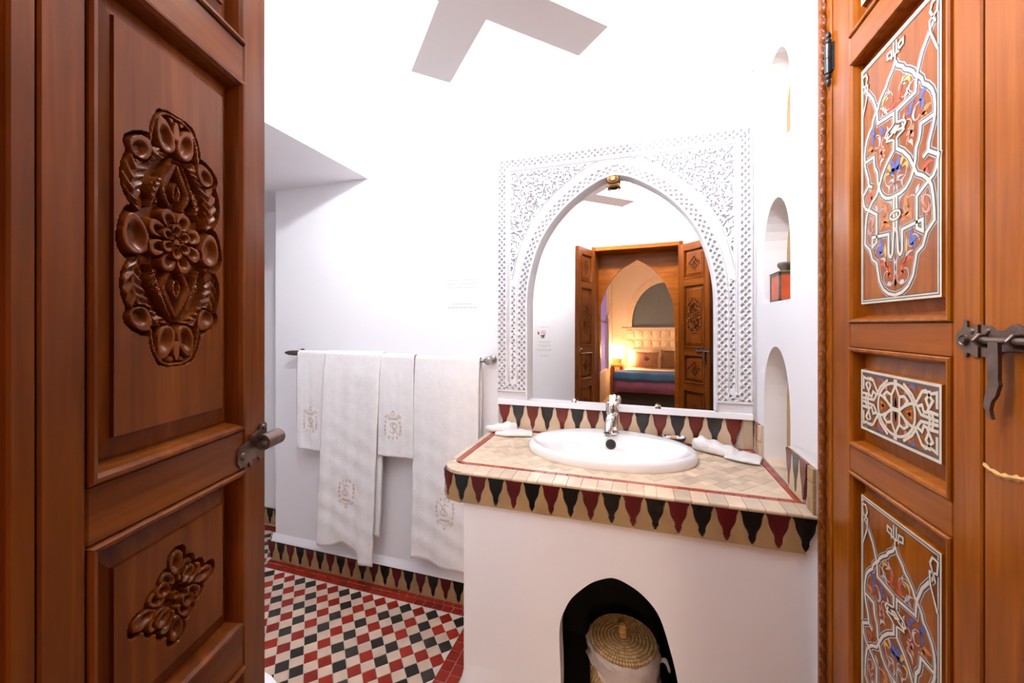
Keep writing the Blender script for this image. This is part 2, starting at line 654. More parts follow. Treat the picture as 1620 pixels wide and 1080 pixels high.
def niche_poly(z0, zt, y0=NY0, y1=NY1, n=18):
    """outline (y,z) of a pointed-round niche, counter-clockwise from bottom-left"""
    yc, a = (y0 + y1) / 2, (y1 - y0) / 2
    zs = z0 + (zt - z0) * 0.42
    pts = [(y0, z0), (y1, z0)]
    for i in range(n + 1):
        t = math.pi * i / n
        pts.append((yc + a * math.cos(t), zs + (zt - zs) * math.sin(t) ** 0.85))
    return pts


NICHES = [(ZT, 1.271), (1.42, 1.76), (1.925, 2.239)]
RW = MB()
Y0W, Y1W = 1.155, YB
XB = XR + 0.071
# front face built in horizontal strips around each niche
zcuts = [0.0]
for (z0, zt) in NICHES:
    zcuts += [z0, zt]
zcuts.append(ZC)
for i in range(0, len(zcuts), 2):
    RW.box(XR, XR + 0.2, Y0W, Y1W, zcuts[i], zcuts[i + 1])
for (z0, zt) in NICHES:
    pl = niche_poly(z0, zt)
    arc = pl[2:]
    n = len(arc)
    # face pieces left and right of the opening
    half = n // 2
    right = arc[:half + 1]      # from y1 up to apex
    left = arc[half:]
    RW.prism([(NY1, z0)] + right + [(Y1W, zt), (Y1W, z0)], XR, XB, 'x')
    RW.prism([(NY0, z0), (Y0W, z0), (Y0W, zt)] + left, XR, XB, 'x')
wall_right = struct('wall_right', RW, 'plaster', 'white right wall with three arched niches above each other', 'wall')
for (z0, zt) in NICHES:
    MB().box(XB, XR + 0.2, Y0W, Y1W, z0, zt).build('niche_back', 'nichewood', wall_right)
# rest of the right wall behind and around the cupboard doors
rw2 = MB()
rw2.box(XR + 0.06, XR + 0.2, YF, Y0W, 0, ZC)
rw2.box(XR, XR + 0.06, YF, Y0W, 2.24, ZC)
rw2.box(XR, XR + 0.06, YF, 0.20, 0, 2.24)
struct('wall_cupboard', rw2, 'plaster', 'plain white wall around the painted cupboard doors', 'wall')

# ------------------------------------------------------------------ floor tiles
def diamond(cx, cy, hd, z0, z1, b=0.0012):
    m = MB()
    m.add([(cx - hd, cy, z0), (cx, cy - hd, z0), (cx + hd, cy, z0), (cx, cy + hd, z0),
           (cx - hd, cy, z1 - b), (cx, cy - hd, z1 - b), (cx + hd, cy, z1 - b), (cx, cy + hd, z1 - b),
           (cx - hd + b, cy, z1), (cx, cy - hd + b, z1), (cx + hd - b, cy, z1), (cx, cy + hd - b, z1)],
          [(8, 9, 10, 11), (0, 1, 5, 4), (1, 2, 6, 5), (2, 3, 7, 6), (3, 0, 4, 7),
           (4, 5, 9, 8), (5, 6, 10, 9), (6, 7, 11, 10), (7, 4, 8, 11)])
    return m


def project(x, y, z):
    d = -x * math.sin(PSI) + y * math.cos(PSI)
    u = x * math.cos(PSI) + y * math.sin(PSI)
    if d < 0.02:
        return (-9999, -9999)
    return (810 + 618 * u / d, 515 - 618 * (z - H) / d)


PER = 0.0708
KNOWN = {(-3, 0): 'R', (-2, 0): 'B', (-1, 0): 'R', (0, 0): 'B', (1, 0): 'R', (2, 0): 'B',
         (-3, 1): 'B', (-2, 1): 'B', (-1, 1): 'R', (0, 1): 'B', (1, 1): 'R', (2, 1): 'R',
         (-2, 2): 'R', (-1, 2): 'R', (0, 2): 'B', (1, 2): 'B', (2, 2): 'B',
         (-1, 3): 'B', (0, 3): 'R', (1, 3): 'R', (2, 3): 'R', (0, 4): 'R', (1, 4): 'B', (2, 4): 'B', (0, 5): 'R', (1, 5): 'B'}
tilemesh = {}
for key, mt in (('R', 'f_red'), ('B', 'f_black'), ('C', 'f_cream')):
    me = diamond(0, 0, PER / 2 - 0.0016, -0.006, 0.0).mesh('tile_' + key)
    me.materials.append(M[mt])
    tilemesh[key] = me
cand = []
for j in range(-6, 23):
    for i in range(-36, 4):
        for off in (0, 1):
            x = -0.906 + (i + 0.5 * off) * PER
            y = 1.613 - (j + 0.5 * off) * PER
            if x > -0.735 - 0.004 or x < -3.15 or y < YF + 0.04:
                continue
            if y > 1.648 and x > -2.0:
                continue
            if y > 1.95:
                continue
            col = 'C' if off else KNOWN.get((i, j), 'R' if ((i + 2 * j + (i * j) // 3) % 4) in (0, 3) else 'B')
            px, py = project(x, y, 0)
            vis = 418 < px < 742 and 815 < py < 1090
            d = math.hypot(x, y)
            cand.append((0 if vis else 1, d, x, y, col))
cand.sort()
rest = {'R': MB(), 'B': MB(), 'C': MB()}
nvis = 0
for (nv, d, x, y, col) in cand:
    # tiles reaching under the border band are cut there
    if nv == 0 and nvis < 298:
        o = bpy.data.objects.new('floor_tile', tilemesh[col])
        link(o, floor)
        o.location = (x, y, random.uniform(-0.0006, 0.0004))
        o.rotation_euler = (random.uniform(-.004, .004), random.uniform(-.004, .004), random.uniform(-.012, .012))
        nvis += 1
    else:
        b0 = diamond(x, y, PER / 2 - 0.0016, -0.006, 0.0)
        rest[col].add(b0.v, b0.f)
for col, mt in (('R', 'f_red'), ('B', 'f_black'), ('C', 'f_cream')):
    o = rest[col].build({'R': 'red_floor_tiles', 'B': 'black_floor_tiles', 'C': 'cream_floor_tiles'}[col], mt, floor)
    o['kind'] = 'stuff'

# half tiles along the border are covered by a raised band of red tiles
bt = {}


def brick_mesh(w, d, h, b, mat):
    k = (round(w, 4), round(d, 4), round(h, 4), mat)
    if k not in bt:
        me = MB().bbox(-w / 2, w / 2, -d / 2, d / 2, -h, 0, b).mesh('tile')
        me.materials.append(M[mat])
        bt[k] = me
    return bt[k]


def lay(name, parent, x, y, z, w, d, mat, h=0.008, b=0.001, rz=0.0):
    o = bpy.data.objects.new(name, brick_mesh(w, d, h, b, mat))
    link(o, parent)
    o.location = (x - parent.location.x, y - parent.location.y, z - parent.location.z + random.uniform(-.0004, .0004))
    o.rotation_euler = (0, 0, rz + random.uniform(-.008, .008))
    return o


MB().box(-2.02, -0.66, 1.647, YB, -0.004, -0.0015).build('border_bed', 'grout_light', floor)
MB().box(-0.738, -0.54, 0.6, 1.655, -0.004, -0.0015).build('border_bed', 'grout_light', floor)
x = -1.99
k = 0
while x < -0.70:
    lay('border_tile', floor, x + 0.025, 1.667, 0.0012, 0.0485, 0.036, 'f_red')
    lay('border_tile', floor, x + 0.012, 1.7025, 0.0012, 0.0485, 0.029, 'f_red')
    x += 0.0505
y = 1.63
while y > 0.75:
    lay('border_tile', floor, -0.7105, y - 0.0, 0.0012, 0.046, 0.0455, 'f_red')
    lay('border_tile', floor, -0.6625, y - 0.01, 0.0012, 0.046, 0.0455, 'f_red')
    y -= 0.0478
# recess border
x = -2.9
while x < -1.95:
    lay('border_tile', floor, x, 1.975, 0.0012, 0.0485, 0.05, 'f_red')
    x += 0.0505

# ------------------------------------------------------------------ merlon tiles (baseboard, apron, splashback)
PROF = [(0.475, 0.0), (0.465, 0.045), (0.43, 0.05), (0.43, 0.085), (0.405, 0.09), (0.40, 0.14), (0.375, 0.15), (0.372, 0.23), (0.355, 0.32), (0.32, 0.40),
        (0.265, 0.48), (0.205, 0.545), (0.16, 0.61), (0.138, 0.68), (0.132, 0.75), (0.15, 0.755), (0.15, 0.78), (0.112, 0.785), (0.108, 0.85), (0.06, 0.86), (0.055, 0.915)]


def merlon_meshes(p, h, th, mats, gap=0.0009):
    """meshes in the local x-z plane (x about 0, z from -h to 0), facing -y"""
    dark = []
    pr = [(a * p - gap, -b * h) for a, b in PROF]
    poly = [(a, z) for a, z in pr] + [(-a, z) for a, z in pr[::-1]]
    light = [(p - a * p - gap, -b * h) for a, b in PROF]          # right flank of the cream piece at x in [p/2, ..]
    # cream piece centred between two dark ones: centre at +p/2
    left = [(a * p + gap - p / 2, -b * h) for a, b in PROF]
    rightf = [(-(a * p + gap - p / 2), -b * h) for a, b in PROF]
    lp = [(x_, z) for x_, z in left] + [(-p / 2 + gap * 0.5, -0.94 * h), (-p / 2 + gap * .5, -h)]
    rp = [(-x_, z) for x_, z in lp]
    cpoly = lp + rp[::-1]
    out = {}
    for key, pl in (('d', poly), ('c', cpoly)):
        m = MB()
        m.prism(pl, -th, 0.0, 'y')
        out[key] = m
    res = {}
    for key, src, mt in (('A', 'd', mats[0]), ('B', 'd', mats[1]), ('C', 'c', mats[2])):
        me = out[src].mesh('merlon_tile')
        me.materials.append(M[mt])
        res[key] = me
    return res


def merlon_row(parent, x0, x1, phase, p, h, ztop, y, th, mats, rz=0.0, first='B', origin=None, name='merlon_tile'):
    """row along +x (rz=0, facing -y) or along another wall through origin/rotation"""
    ms = merlon_meshes(p, h, th, mats)
    n0 = math.ceil((x0 - phase) / p - 0.001)
    n1 = math.floor((x1 - phase) / p + 0.001)
    mw = Matrix.Translation(origin) @ Matrix.Rotation(rz, 4, 'Z') if origin is not None else None
    for n in range(n0, n1 + 1):
        key = 'A' if (n % 2 == 0) == (first == 'A') else 'B'
        for kk, xx in ((key, phase + n * p), ('C', phase + (n + 0.5) * p)):
            if kk == 'C' and xx > x1 - p * 0.4:
                continue
            o = bpy.data.objects.new(name, ms[kk])
            link(o, parent)
            loc = Vector((xx, y + random.uniform(-.0004, .0004), ztop))
            if mw is not None:
                loc = mw @ loc
            o.location = loc - Vector(parent.location)
            o.rotation_euler = (0, 0, rz)


MATS = ('t_black', 't_maroon', 't_tan')
bb = struct('baseboard_back', MB().box(-1.992, -0.56, YB - 0.008, YB, 0, 0.109), 'grout',
            'tile skirting of black and maroon pendants below the towels', 'skirting')
merlon_row(bb, -2.0, -0.6, -1.925, 0.0692, 0.106, 0.108, YB - 0.008, 0.007, MATS, first='A')
struct('trim_1', MB().prism([(YB, 0.108), (YB - 0.017, 0.110), (YB - 0.015, 0.118), (YB, 0.15)], -1.995, -0.56, 'x'), 'plaster',
       'rounded white plaster lip above the skirting tiles', 'trim')
bb2 = struct('baseboard_recess', MB().box(-3.2, -1.98, 2.018, 2.03, 0, 0.109), 'grout',
             'tile skirting in the dark recess beside the carved door', 'skirting')
merlon_row(bb2, -3.17, -1.95, -2.36, 0.0692, 0.106, 0.108, 2.018, 0.007, MATS, first='A')

# ------------------------------------------------------------------ friezes
def frieze(name, x0, x1, y, z0, z1, sgn, label):
    """stucco band on a wall plane; sgn -1 faces -y, +1 faces +y"""
    nx = int((x1 - x0) / 0.003)
    nz = int((z1 - z0) / 0.003) + 1
    X, Z = np.meshgrid(np.linspace(x0, x1, nx), np.linspace(z0, z1, nz))
    h = np.full_like(X, 0.014)
    zc = (z0 + z1) / 2
    hz = (z1 - z0) / 2
    q = np.abs(Z - zc) / hz
    h = np.where(q > 0.72, 0.018, h)
    p = 0.05
    u = (X % p) / p - 0.5
    w = (Z - zc) / hz
    r1 = np.hypot(u * 2, w * 1.3)
    cut = np.exp(-((r1 - 0.55) / 0.1) ** 2) * (q < 0.68)
    cut = np.maximum(cut, (r1 < 0.18) * 1.0)
    cut = np.maximum(cut, np.exp(-((np.abs(u) - 0.46) / 0.04) ** 2) * (q < 0.6))
    h = h - 0.009 * cut
    h = np.where((q > 0.74) & (q < 0.80), h - 0.005, h)
    h[0] = h[-1] = 0
    P = np.stack([X, y + sgn * h, Z], -1)
    me = grid_mesh(name, P, flip=sgn > 0)
    o = put(name, me, 'stucco', None, True)
    tag(o, label, 'frieze', kind='structure')
    return o


frieze('trim_2', -1.33, XR, YB, 2.279, 2.352, -1, 'carved plaster frieze below the ceiling on the mirror wall')
frieze('trim_3', -1.33, XR, YF, 2.279, 2.352, 1, 'carved plaster frieze above the bedroom door, seen in the mirror')

# ------------------------------------------------------------------ hanging plaster cross with uplights
cr = empty('ceiling_cross_lamp', (CX, CY, ZC), 0, 'white cross-shaped plaster lamp box hanging under the ceiling', 'ceiling lamp')
cm = MB()
w, L_ = 0.069, 0.39
poly = []
for a in range(4):
    c, s = math.cos(R(45 + 90 * a)), math.sin(R(45 + 90 * a))
    for (u, v) in ((L_, -w), (L_, w)):
        poly.append((u * c - v * s, u * s + v * c))
    poly.append((w * c - w * s, w * s + w * c))
cm.prism(poly, CZ - ZC, CZ - ZC + 0.10, 'z')
cm.build('plaster_box', 'ceiling', cr)
MB().lathe([(0.02, CZ - ZC + 0.1), (0.02, 0.0)], n=12).build('stem', 'ceiling', cr)
LAMPM = emit('uplight_tube', (1, 0.97, 0.92), 3.0)
for a in range(4):
    c, s = math.cos(R(45 + 90 * a)), math.sin(R(45 + 90 * a))
    MB().tube([(0.08 * c, 0.08 * s, CZ - ZC + 0.112), (0.36 * c, 0.36 * s, CZ - ZC + 0.112)], 0.010, 8).build('lamp_tube', LAMPM, cr, True)

# ================================================================== MIRROR AND STUCCO SURROUND
AX = -0.0905
HALF = [(1.008, 0.372), (1.43, 0.372), (1.49, 0.369), (1.55, 0.361), (1.61, 0.3475), (1.67, 0.329), (1.73, 0.301), (1.79, 0.261),
        (1.84, 0.217), (1.88, 0.171), (1.915, 0.122), (1.94, 0.079), (1.956, 0.043), (1.966, 0.0)]
_r = catmull([(a, z) for z, a in HALF[1:]], 5)
OUT_R = [(AX + HALF[0][1], HALF[0][0])] + [(AX + a, z) for a, z in _r]
OUT_L = [(2 * AX - x_, z) for x_, z in OUT_R]
OUTLINE = OUT_R + OUT_L[::-1][1:]           # from bottom-right over the apex to bottom-left


def poly_dist(X, Z, pts):
    """distance, arc length of the nearest point, side (cross product) to an open polyline"""
    D = np.full(X.shape, 9.0)
    S = np.zeros(X.shape)
    SG = np.zeros(X.shape)
    acc = 0.0
    for (a, b_) in zip(pts[:-1], pts[1:]):
        dx, dz = b_[0] - a[0], b_[1] - a[1]
        L2 = dx * dx + dz * dz
        if L2 < 1e-12:
            continue
        t = np.clip(((X - a[0]) * dx + (Z - a[1]) * dz) / L2, 0, 1)
        d = np.hypot(X - a[0] - t * dx, Z - a[1] - t * dz)
        m = d < D
        D = np.where(m, d, D)
        S = np.where(m, acc + t * math.sqrt(L2), S)
        SG = np.where(m, dx * (Z - a[1]) - dz * (X - a[0]), SG)
        acc += math.sqrt(L2)
    return D, S, SG


def offset_outline(pts, d):
    out = []
    n = len(pts)
    for i in range(n):
        a, b_ = pts[max(i - 1, 0)], pts[min(i + 1, n - 1)]
        tx, tz = b_[0] - a[0], b_[1] - a[1]
        L = math.hypot(tx, tz)
        out.append((pts[i][0] + d * tz / L, pts[i][1] - d * tx / L))
    return out


SX0, SX1, SZ0, SZ1 = -0.618, 0.422, 1.045, 2.103
RES = 0.0022
nx = int((SX1 - SX0) / RES) + 1
nz = int((SZ1 - SZ0) / RES) + 1
X, Z = np.meshgrid(np.linspace(SX0, SX1, nx), np.linspace(SZ0, SZ1, nz))
ext = [(OUT_R[0][0], 0.9)] + OUTLINE[1:-1] + [(OUT_L[0][0], 0.9)]
D, S, SG = poly_dist(X, Z, ext)
inside = (SG > 0)
D = np.where(inside, -D, D)
cut = np.zeros_like(X)
eL, eR, eT, eB = X - SX0, SX1 - X, SZ1 - Z, Z - SZ0
e = np.minimum(np.minimum(eL, eR), eT)


def holes(a, t, cols, per, r):
    """staggered holes: a across the band, t along it"""
    c = np.zeros_like(a)
    for k, a0 in enumerate(cols):
        tt = (t + (per / 2 if k % 2 else 0)) % per - per / 2
        dd = np.abs(a - a0) * 0.95 + np.abs(tt) * 0.75
        c = np.maximum(c, 1 - smooth01(r * 0.65, r * 1.15, dd))
    return c


side = np.where(eT < np.minimum(eL, eR), X, Z)
bandO = (e > 0.004) & (e < 0.044)
cut = np.maximum(cut, holes(e, side, (0.012, 0.0235, 0.035), 0.0265, 0.0068) * bandO)
# jamb feet: closing row at the bottom
foot = (eB < 0.034) & (D > 0.02)
cut = np.maximum(cut, holes(eB, X, (0.008, 0.0195), 0.0265, 0.0068) * foot * (e > 0.044) * (D > 0.06))
# arch band
bandA = (D > 0.018) & (D < 0.056)
cut = np.maximum(cut, holes(D, S, (0.025, 0.0365, 0.048), 0.0265, 0.0066) * bandA)
# grooves
for g in (0.050, 0.058):
    cut = np.maximum(cut, 0.6 * np.exp(-((e - g) / 0.0016) ** 2) * (eB > 0.035) * (D > 0.058))
cut = np.maximum(cut, 0.6 * np.exp(-((D - 0.0605) / 0.0016) ** 2) * (e > 0.048) * (eB > 0.035))
# narrow panel with one hole row in the jambs
jamb = (e > 0.06) & (D > 0.064) & (Z < 1.52) & (eB > 0.05)
xc_j = np.where(X > AX, (SX1 - 0.06 + AX + 0.372 + 0.062) / 2, (SX0 + 0.06 + AX - 0.372 - 0.062) / 2)
cut = np.maximum(cut, holes(X - xc_j, Z, (-0.004, 0.004), 0.0265, 0.0055) * jamb)
# plain raised band over the arch
cut = np.maximum(cut, 0.7 * np.exp(-((D - 0.092) / 0.002) ** 2) * (Z > 1.55) * (e > 0.06))
# arabesque spandrels, mirrored about the axis
span = (e > 0.066) & (D > 0.098) & (Z > 1.44)
XM = np.abs(X - AX)
ara = np.zeros_like(X)
cell = 0.047
cents = []
for jz in range(0, 16):
    for ix in range(0, 12):
        cx_ = 0.045 + ix * cell + (0.5 * cell if jz % 2 else 0) + rng.uniform(-.008, .008)
        cz_ = 1.45 + jz * cell * 0.9 + rng.uniform(-.008, .008)
        if cx_ > 0.48 or cz_ > 2.05:
            continue
        cents.append((cx_, cz_))
for (cx_, cz_) in cents:
    w_ = (np.abs(XM - cx_) < 0.05) & (np.abs(Z - cz_) < 0.05) & span
    if not w_.any():
        continue
    xx, zz = XM[w_] - cx_, Z[w_] - cz_
    r_ = np.hypot(xx, zz)
    th = np.arctan2(zz, xx)
    c_ = 1 - smooth01(0.0028, 0.0055, r_)
    a0 = rng.uniform(-3.1, 3.1)
    hand = rng.choice([-1, 1])
    tw = (hand * (th - a0)) % (2 * math.pi)
    for turn in (0, 1):
        rs = 0.0085 + 0.0150 * (tw / (2 * math.pi) + turn) * 0.85
        seg = (np.sin(tw * (2.5 + turn) + cz_ * 90) > -0.25)
        c_ = np.maximum(c_, (1 - smooth01(0.0006, 0.0026, np.abs(r_ - rs))) * seg * (r_ < 0.024))
    for q_ in range(4):
        aa = a0 + q_ * 1.57 + 0.6
        px_, pz_ = 0.0245 * math.cos(aa), 0.0245 * math.sin(aa)
        c_ = np.maximum(c_, 1 - smooth01(0.0024, 0.0050, np.hypot(xx - px_, zz - pz_)))
    ara[w_] = np.maximum(ara[w_], c_)
cut = np.maximum(cut, ara)
dep = 0.0125 * cut
YS = YB - 0.022
base_y = np.full_like(X, YS)
base_y = np.where(D > 0.0625, np.where(e > 0.061, YS + 0.004, base_y), base_y)
Yv = base_y + dep
Yv[:, 0] = YB
Yv[:, -1] = YB
Yv[-1, :] = YB
Yv[0, :] = YB
P = np.stack([X, Yv, Z], -1)
cellD = (D[:-1, :-1] + D[1:, 1:] + D[:-1, 1:] + D[1:, :-1]) / 4
me = grid_mesh('carved_panel', P, keep=cellD > 0.0135)
sur = empty('stucco_mirror_surround', (AX, YB, SZ0), 0, 'carved white stucco surround with pierced borders framing the arched mirror', 'stucco frame')
put('carved_panel', me, 'stucco', sur, True, True)
# smooth rim and splayed reveal around the glass
rim0 = offset_outline(OUTLINE, 0.0)
rings = [(offset_outline(OUTLINE, 0.019), YS - 0.0008), (offset_outline(OUTLINE, 0.0165), YS - 0.0025), (offset_outline(OUTLINE, 0.0115), YS - 0.0025),
         (offset_outline(OUTLINE, 0.0095), YS), (rim0, YB + 0.03)]
V, F = [], []
n = len(OUTLINE)
for ri, (pts, yy) in enumerate(rings):
    V += [(p[0], yy, p[1]) for p in pts]
for ri in range(len(rings) - 1):
    for i in range(n - 1):
        a = ri * n + i
        F.append((a, a + n, a + n + 1, a + 1))
part('arch_reveal', MB().add(V, F), 'stucco', sur, True)
for (xa, xb) in ((SX0, AX - 0.372 - 0.009), (AX + 0.372 + 0.009, SX1)):
    part('plinth_block', MB().prism([(YB, 0.985), (YS + 0.008, 0.985), (YS + 0.006, 1.036), (YS - 0.002, 1.039), (YS - 0.002, 1.0465), (YB, 1.0465)], xa, xb, 'x'), 'stucco', sur)
part('sill', MB().prism([(YB + 0.07, 0.979), (YS - 0.004, 0.979), (YS - 0.002, 1.0), (YB + 0.07, 1.012)], SX0 + 0.004, SX1, 'x'), 'plaster', sur)

# mirror glass: very slightly turned and leaning
mi = empty('arched_mirror', (AX, YB + 0.01, 1.45), 0, 'tall arched wall mirror above the basin', 'mirror')
mi.rotation_euler = (0, 0, 0)
DL, TT = R(-1.9), R(0.45)
nrm = Vector((math.sin(DL) * math.cos(TT), -math.cos(DL) * math.cos(TT), math.sin(TT)))


def on_mirror(x_, z_, off=0.0):
    # point of the leaning glass plane above wall coordinates (x,z)
    y_ = -(nrm.x * (x_ - AX) + nrm.z * (z_ - 1.45)) / nrm.y
    return Vector((x_, YB + 0.010 + y_, z_)) + nrm * off


mo = offset_outline(OUTLINE, 0.012)
mo[0] = (mo[0][0], 0.995)
mo[-1] = (mo[-1][0], 0.995)
fr = [on_mirror(*p) for p in mo]
bk = [on_mirror(p[0], p[1], -0.004) for p in mo]
n = len(mo)
part('glass', MB().add(fr + bk, [tuple(range(n - 1, -1, -1)), tuple(range(n, 2 * n))] + [(i, i + n, (i + 1) % n + n, (i + 1) % n) for i in range(n)]), 'mirror', mi)
for (x_, z_) in ((-0.2645, 1.006), (0.0815, 1.002)):
    p = on_mirror(x_, z_, 0.0)
    part('clip', MB().lathe([(0.003, 0.004), (0.003, -0.014), (0.0125, -0.014), (0.0125, -0.019), (0.011, -0.022), (0.0, -0.023)], (p.x, p.y - 0.002, p.z), 20, axis='y'), 'chrome', mi, True)
p = on_mirror(AX, 1.957, 0)
br = MB()
br.lathe([(0.0, -0.020), (0.012, -0.020), (0.016, -0.017), (0.024, -0.016), (0.028, -0.011), (0.028, -0.004), (0.022, 0.0)], (p.x - 0.008, p.y - 0.02, p.z + 0.006), 24, sx=1.0, sy=0.72, axis='y')
br.lathe([(0.0, -0.012), (0.010, -0.012), (0.022, -0.008), (0.024, 0.0)], (p.x - 0.006, p.y - 0.014, p.z - 0.014), 20, sx=1.0, sy=0.5, axis='y')
br.tube([(p.x - 0.026, p.y - 0.018, p.z - 0.008), (p.x - 0.032, p.y - 0.02, p.z - 0.02), (p.x - 0.022, p.y - 0.02, p.z - 0.024)], 0.004, 8)
br.tube([(p.x + 0.012, p.y - 0.018, p.z - 0.008), (p.x + 0.02, p.y - 0.02, p.z - 0.02), (p.x + 0.012, p.y - 0.02, p.z - 0.024)], 0.004, 8)
part('brass_finial', br, 'brass', mi, True)['label'] = 'brass finial clip at the mirror apex'

# ================================================================== WASHSTAND
YN = 1.169      # front edge of the nosing
XL = -0.640
ws = empty('tiled_washstand', (-0.1, 1.45, 0), 0, 'white plaster washstand with zellige tiled top and arched opening', 'washstand')
# plaster body: front with the arched opening, side, top slab
ARCHB = [(0.128, -0.02), (0.118, 0.22), (0.108, 0.343), (0.08, 0.459), (0.055, 0.525), (0.015, 0.568), (-0.028, 0.592), (-0.067, 0.601), (-0.105, 0.588),
         (-0.14, 0.566), (-0.187, 0.518), (-0.21, 0.475), (-0.224, 0.43), (-0.226, 0.365), (-0.222, 0.25), (-0.225, -0.02)]
ab = catmull(ARCHB, 4)
body = MB()
body.prism([(-0.545, -0.02), (-0.545, 0.772), (XR, 0.772), (XR, -0.02)] + ab, 1.18, 1.235, 'y')
body.box(-0.545, -0.45, 1.235, YB, -0.02, 0.768)
body.box(-0.45, XR, 1.235, YB, 0.70, 0.745)
body.box(-0.45, XR, 1.235, 1.285, 0.745, 0.768)
part('plaster_body', body, 'plaster', ws)
sk = MB()
sp = [(-0.50, 1.176), (-0.548, 1.178), (-0.549, 1.2)]
prof = [(0.24, 0.0), (0.20, 0.006), (0.15, 0.018), (0.1, 0.026), (-0.02, 0.03)]
V, F = [], []
path = [(-0.40, 1.1805, 0.0), (-0.47, 1.1805, 0.5), (-0.53, 1.182, 0.9), (-0.5455, 1.20, 1.0), (-0.5455, 1.3, 1.0), (-0.5455, YB, 1.0)]
nr = [(0, -1), (0, -1), (-0.5, -0.85), (-1, -0.2), (-1, 0), (-1, 0)]
for (z_, o_) in prof:
    for (p, nn) in zip(path, nr):
        V.append((p[0] + nn[0] * o_ * p[2], p[1] + nn[1] * o_ * p[2], z_))
for i in range(len(prof) - 1):
    for k in range(len(path) - 1):
        a = i * len(path) + k
        F.append((a, a + 1, a + 1 + len(path), a + len(path)))
part('base_flare', MB().add(V, F), 'plaster', ws, True)
# near-black panels: the shade inside the opening is put into their colour
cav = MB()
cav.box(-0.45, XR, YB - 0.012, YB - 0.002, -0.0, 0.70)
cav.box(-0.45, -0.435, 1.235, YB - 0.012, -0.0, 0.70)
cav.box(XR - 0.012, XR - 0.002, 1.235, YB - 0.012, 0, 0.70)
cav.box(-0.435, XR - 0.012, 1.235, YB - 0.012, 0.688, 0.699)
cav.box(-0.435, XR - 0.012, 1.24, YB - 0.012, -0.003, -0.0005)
part('cavity_shade_panels', cav, pbr('cavity_shade', (0.008, 0.006, 0.005), 0.9, var=0.3, nscale=6), ws)

# worktop slab with rounded front-left corner
def slab_outline(inset=0.0):
    r = 0.085
    pts = [(XR, YN + inset), (XL + r, YN + inset)]
    for i in range(1, 9):
        a = math.pi * 1.5 - i / 8 * math.pi / 2
        pts.append((XL + r + (r - inset) * math.cos(a), YN + r + (r - inset) * math.sin(a)))
    pts += [(XL + inset, YB), (XR, YB)]
    return pts


SKX, SKY, SKA, SKB = -0.102, 1.508, 0.307, 0.196


def holed_slab(outer, a, b, z0, z1, n=48):
    """flat slab with an elliptical hole for the basin; outer is an 8-fold sampled outline seen from the hole centre"""
    m = MB()
    V, F = [], []
    ring_o = []
    for k in range(n):
        t = 2 * math.pi * k / n
        dx, dy = math.cos(t), math.sin(t)
        best = 9.0
        for (p, q) in zip(outer, outer[1:] + outer[:1]):
            ex, ey = q[0] - p[0], q[1] - p[1]
            den = dx * ey - dy * ex
            if abs(den) < 1e-9:
                continue
            px, py = p[0] - SKX, p[1] - SKY
            r_ = (px * ey - py * ex) / den
            u_ = (px * dy - py * dx) / den
            if r_ > 0 and -1e-6 <= u_ <= 1 + 1e-6:
                best = min(best, r_)
        ring_o.append((SKX + dx * best, SKY + dy * best))
    # snap the nearest samples onto the true corners
    for p in outer:
        k = min(range(n), key=lambda i: math.hypot(ring_o[i][0] - p[0], ring_o[i][1] - p[1]))
        ring_o[k] = p
    ring_i = [(SKX + a * math.cos(2 * math.pi * k / n), SKY + b * math.sin(2 * math.pi * k / n)) for k in range(n)]
    for z_ in (z0, z1):
        V += [(x_, y_, z_) for x_, y_ in ring_o] + [(x_, y_, z_) for x_, y_ in ring_i]
    for k in range(n):
        k2 = (k + 1) % n
        F += [(k, k2, n + k2, n + k), (2 * n + k, 3 * n + k, 3 * n + k2, 2 * n + k2), (k, 2 * n + k, 2 * n + k2, k2), (n + k, n + k2, 3 * n + k2, 3 * n + k)]
    return m.add(V, F)


top = part('worktop', holed_slab(slab_outline(0.008), 0.28, 0.165, 0.768, ZT - 0.008), 'grout_light', ws)
# apron merlons
APM = ('t_black', 't_maroon', 't_tan')
merlon_row(ws, -0.56, 0.415, -0.0110, 0.0597, 0.090, 0.8515, YN + 0.007, 0.008, APM, first='B', name='apron_tile')
# around the rounded corner
for k, (xx, yy, rz, key) in enumerate(((-0.592, 1.1905, R(-36), 1), (-0.629, 1.236, R(-70), 0))):
    pass
cornerm = merlon_meshes(0.0597, 0.090, 0.008, APM)
for (ang, key) in ((-0.62, 'B'), (-1.32, 'A')):
    r = 0.085 - 0.007
    o = bpy.data.objects.new('apron_tile', cornerm[key])
    link(o, ws)
    th = -math.pi / 2 + ang
    o.location = Vector((XL + 0.085 + r * math.cos(th), YN + 0.085 + r * math.sin(th), 0.8515)) - ws.location
    o.rotation_euler = (0, 0, ang)
for ang in (-0.27, -0.97):
    r = 0.085 - 0.007
    o = bpy.data.objects.new('apron_tile', cornerm['C'])
    link(o, ws)
    th = -math.pi / 2 + ang
    o.location = Vector((XL + 0.085 + r * math.cos(th), YN + 0.085 + r * math.sin(th), 0.8515)) - ws.location
    o.rotation_euler = (0, 0, ang)
# nosing tiles: a strip of cream pieces with a rounded front lip
def nosing_mesh(w):
    m = MB()
    pr = [(0.0, 0.0), (-0.060, 0.0), (-0.0655, -0.0015), (-0.0675, -0.005), (-0.0665, -0.0105), (-0.058, -0.0115), (0.0, -0.0115)]
    m.prism([(a, b_) for a, b_ in pr], -w / 2 + 0.0006, w / 2 - 0.0006, 'x')
    me = m.mesh('nosing')
    me.materials.append(M['c_cream'])
    return me


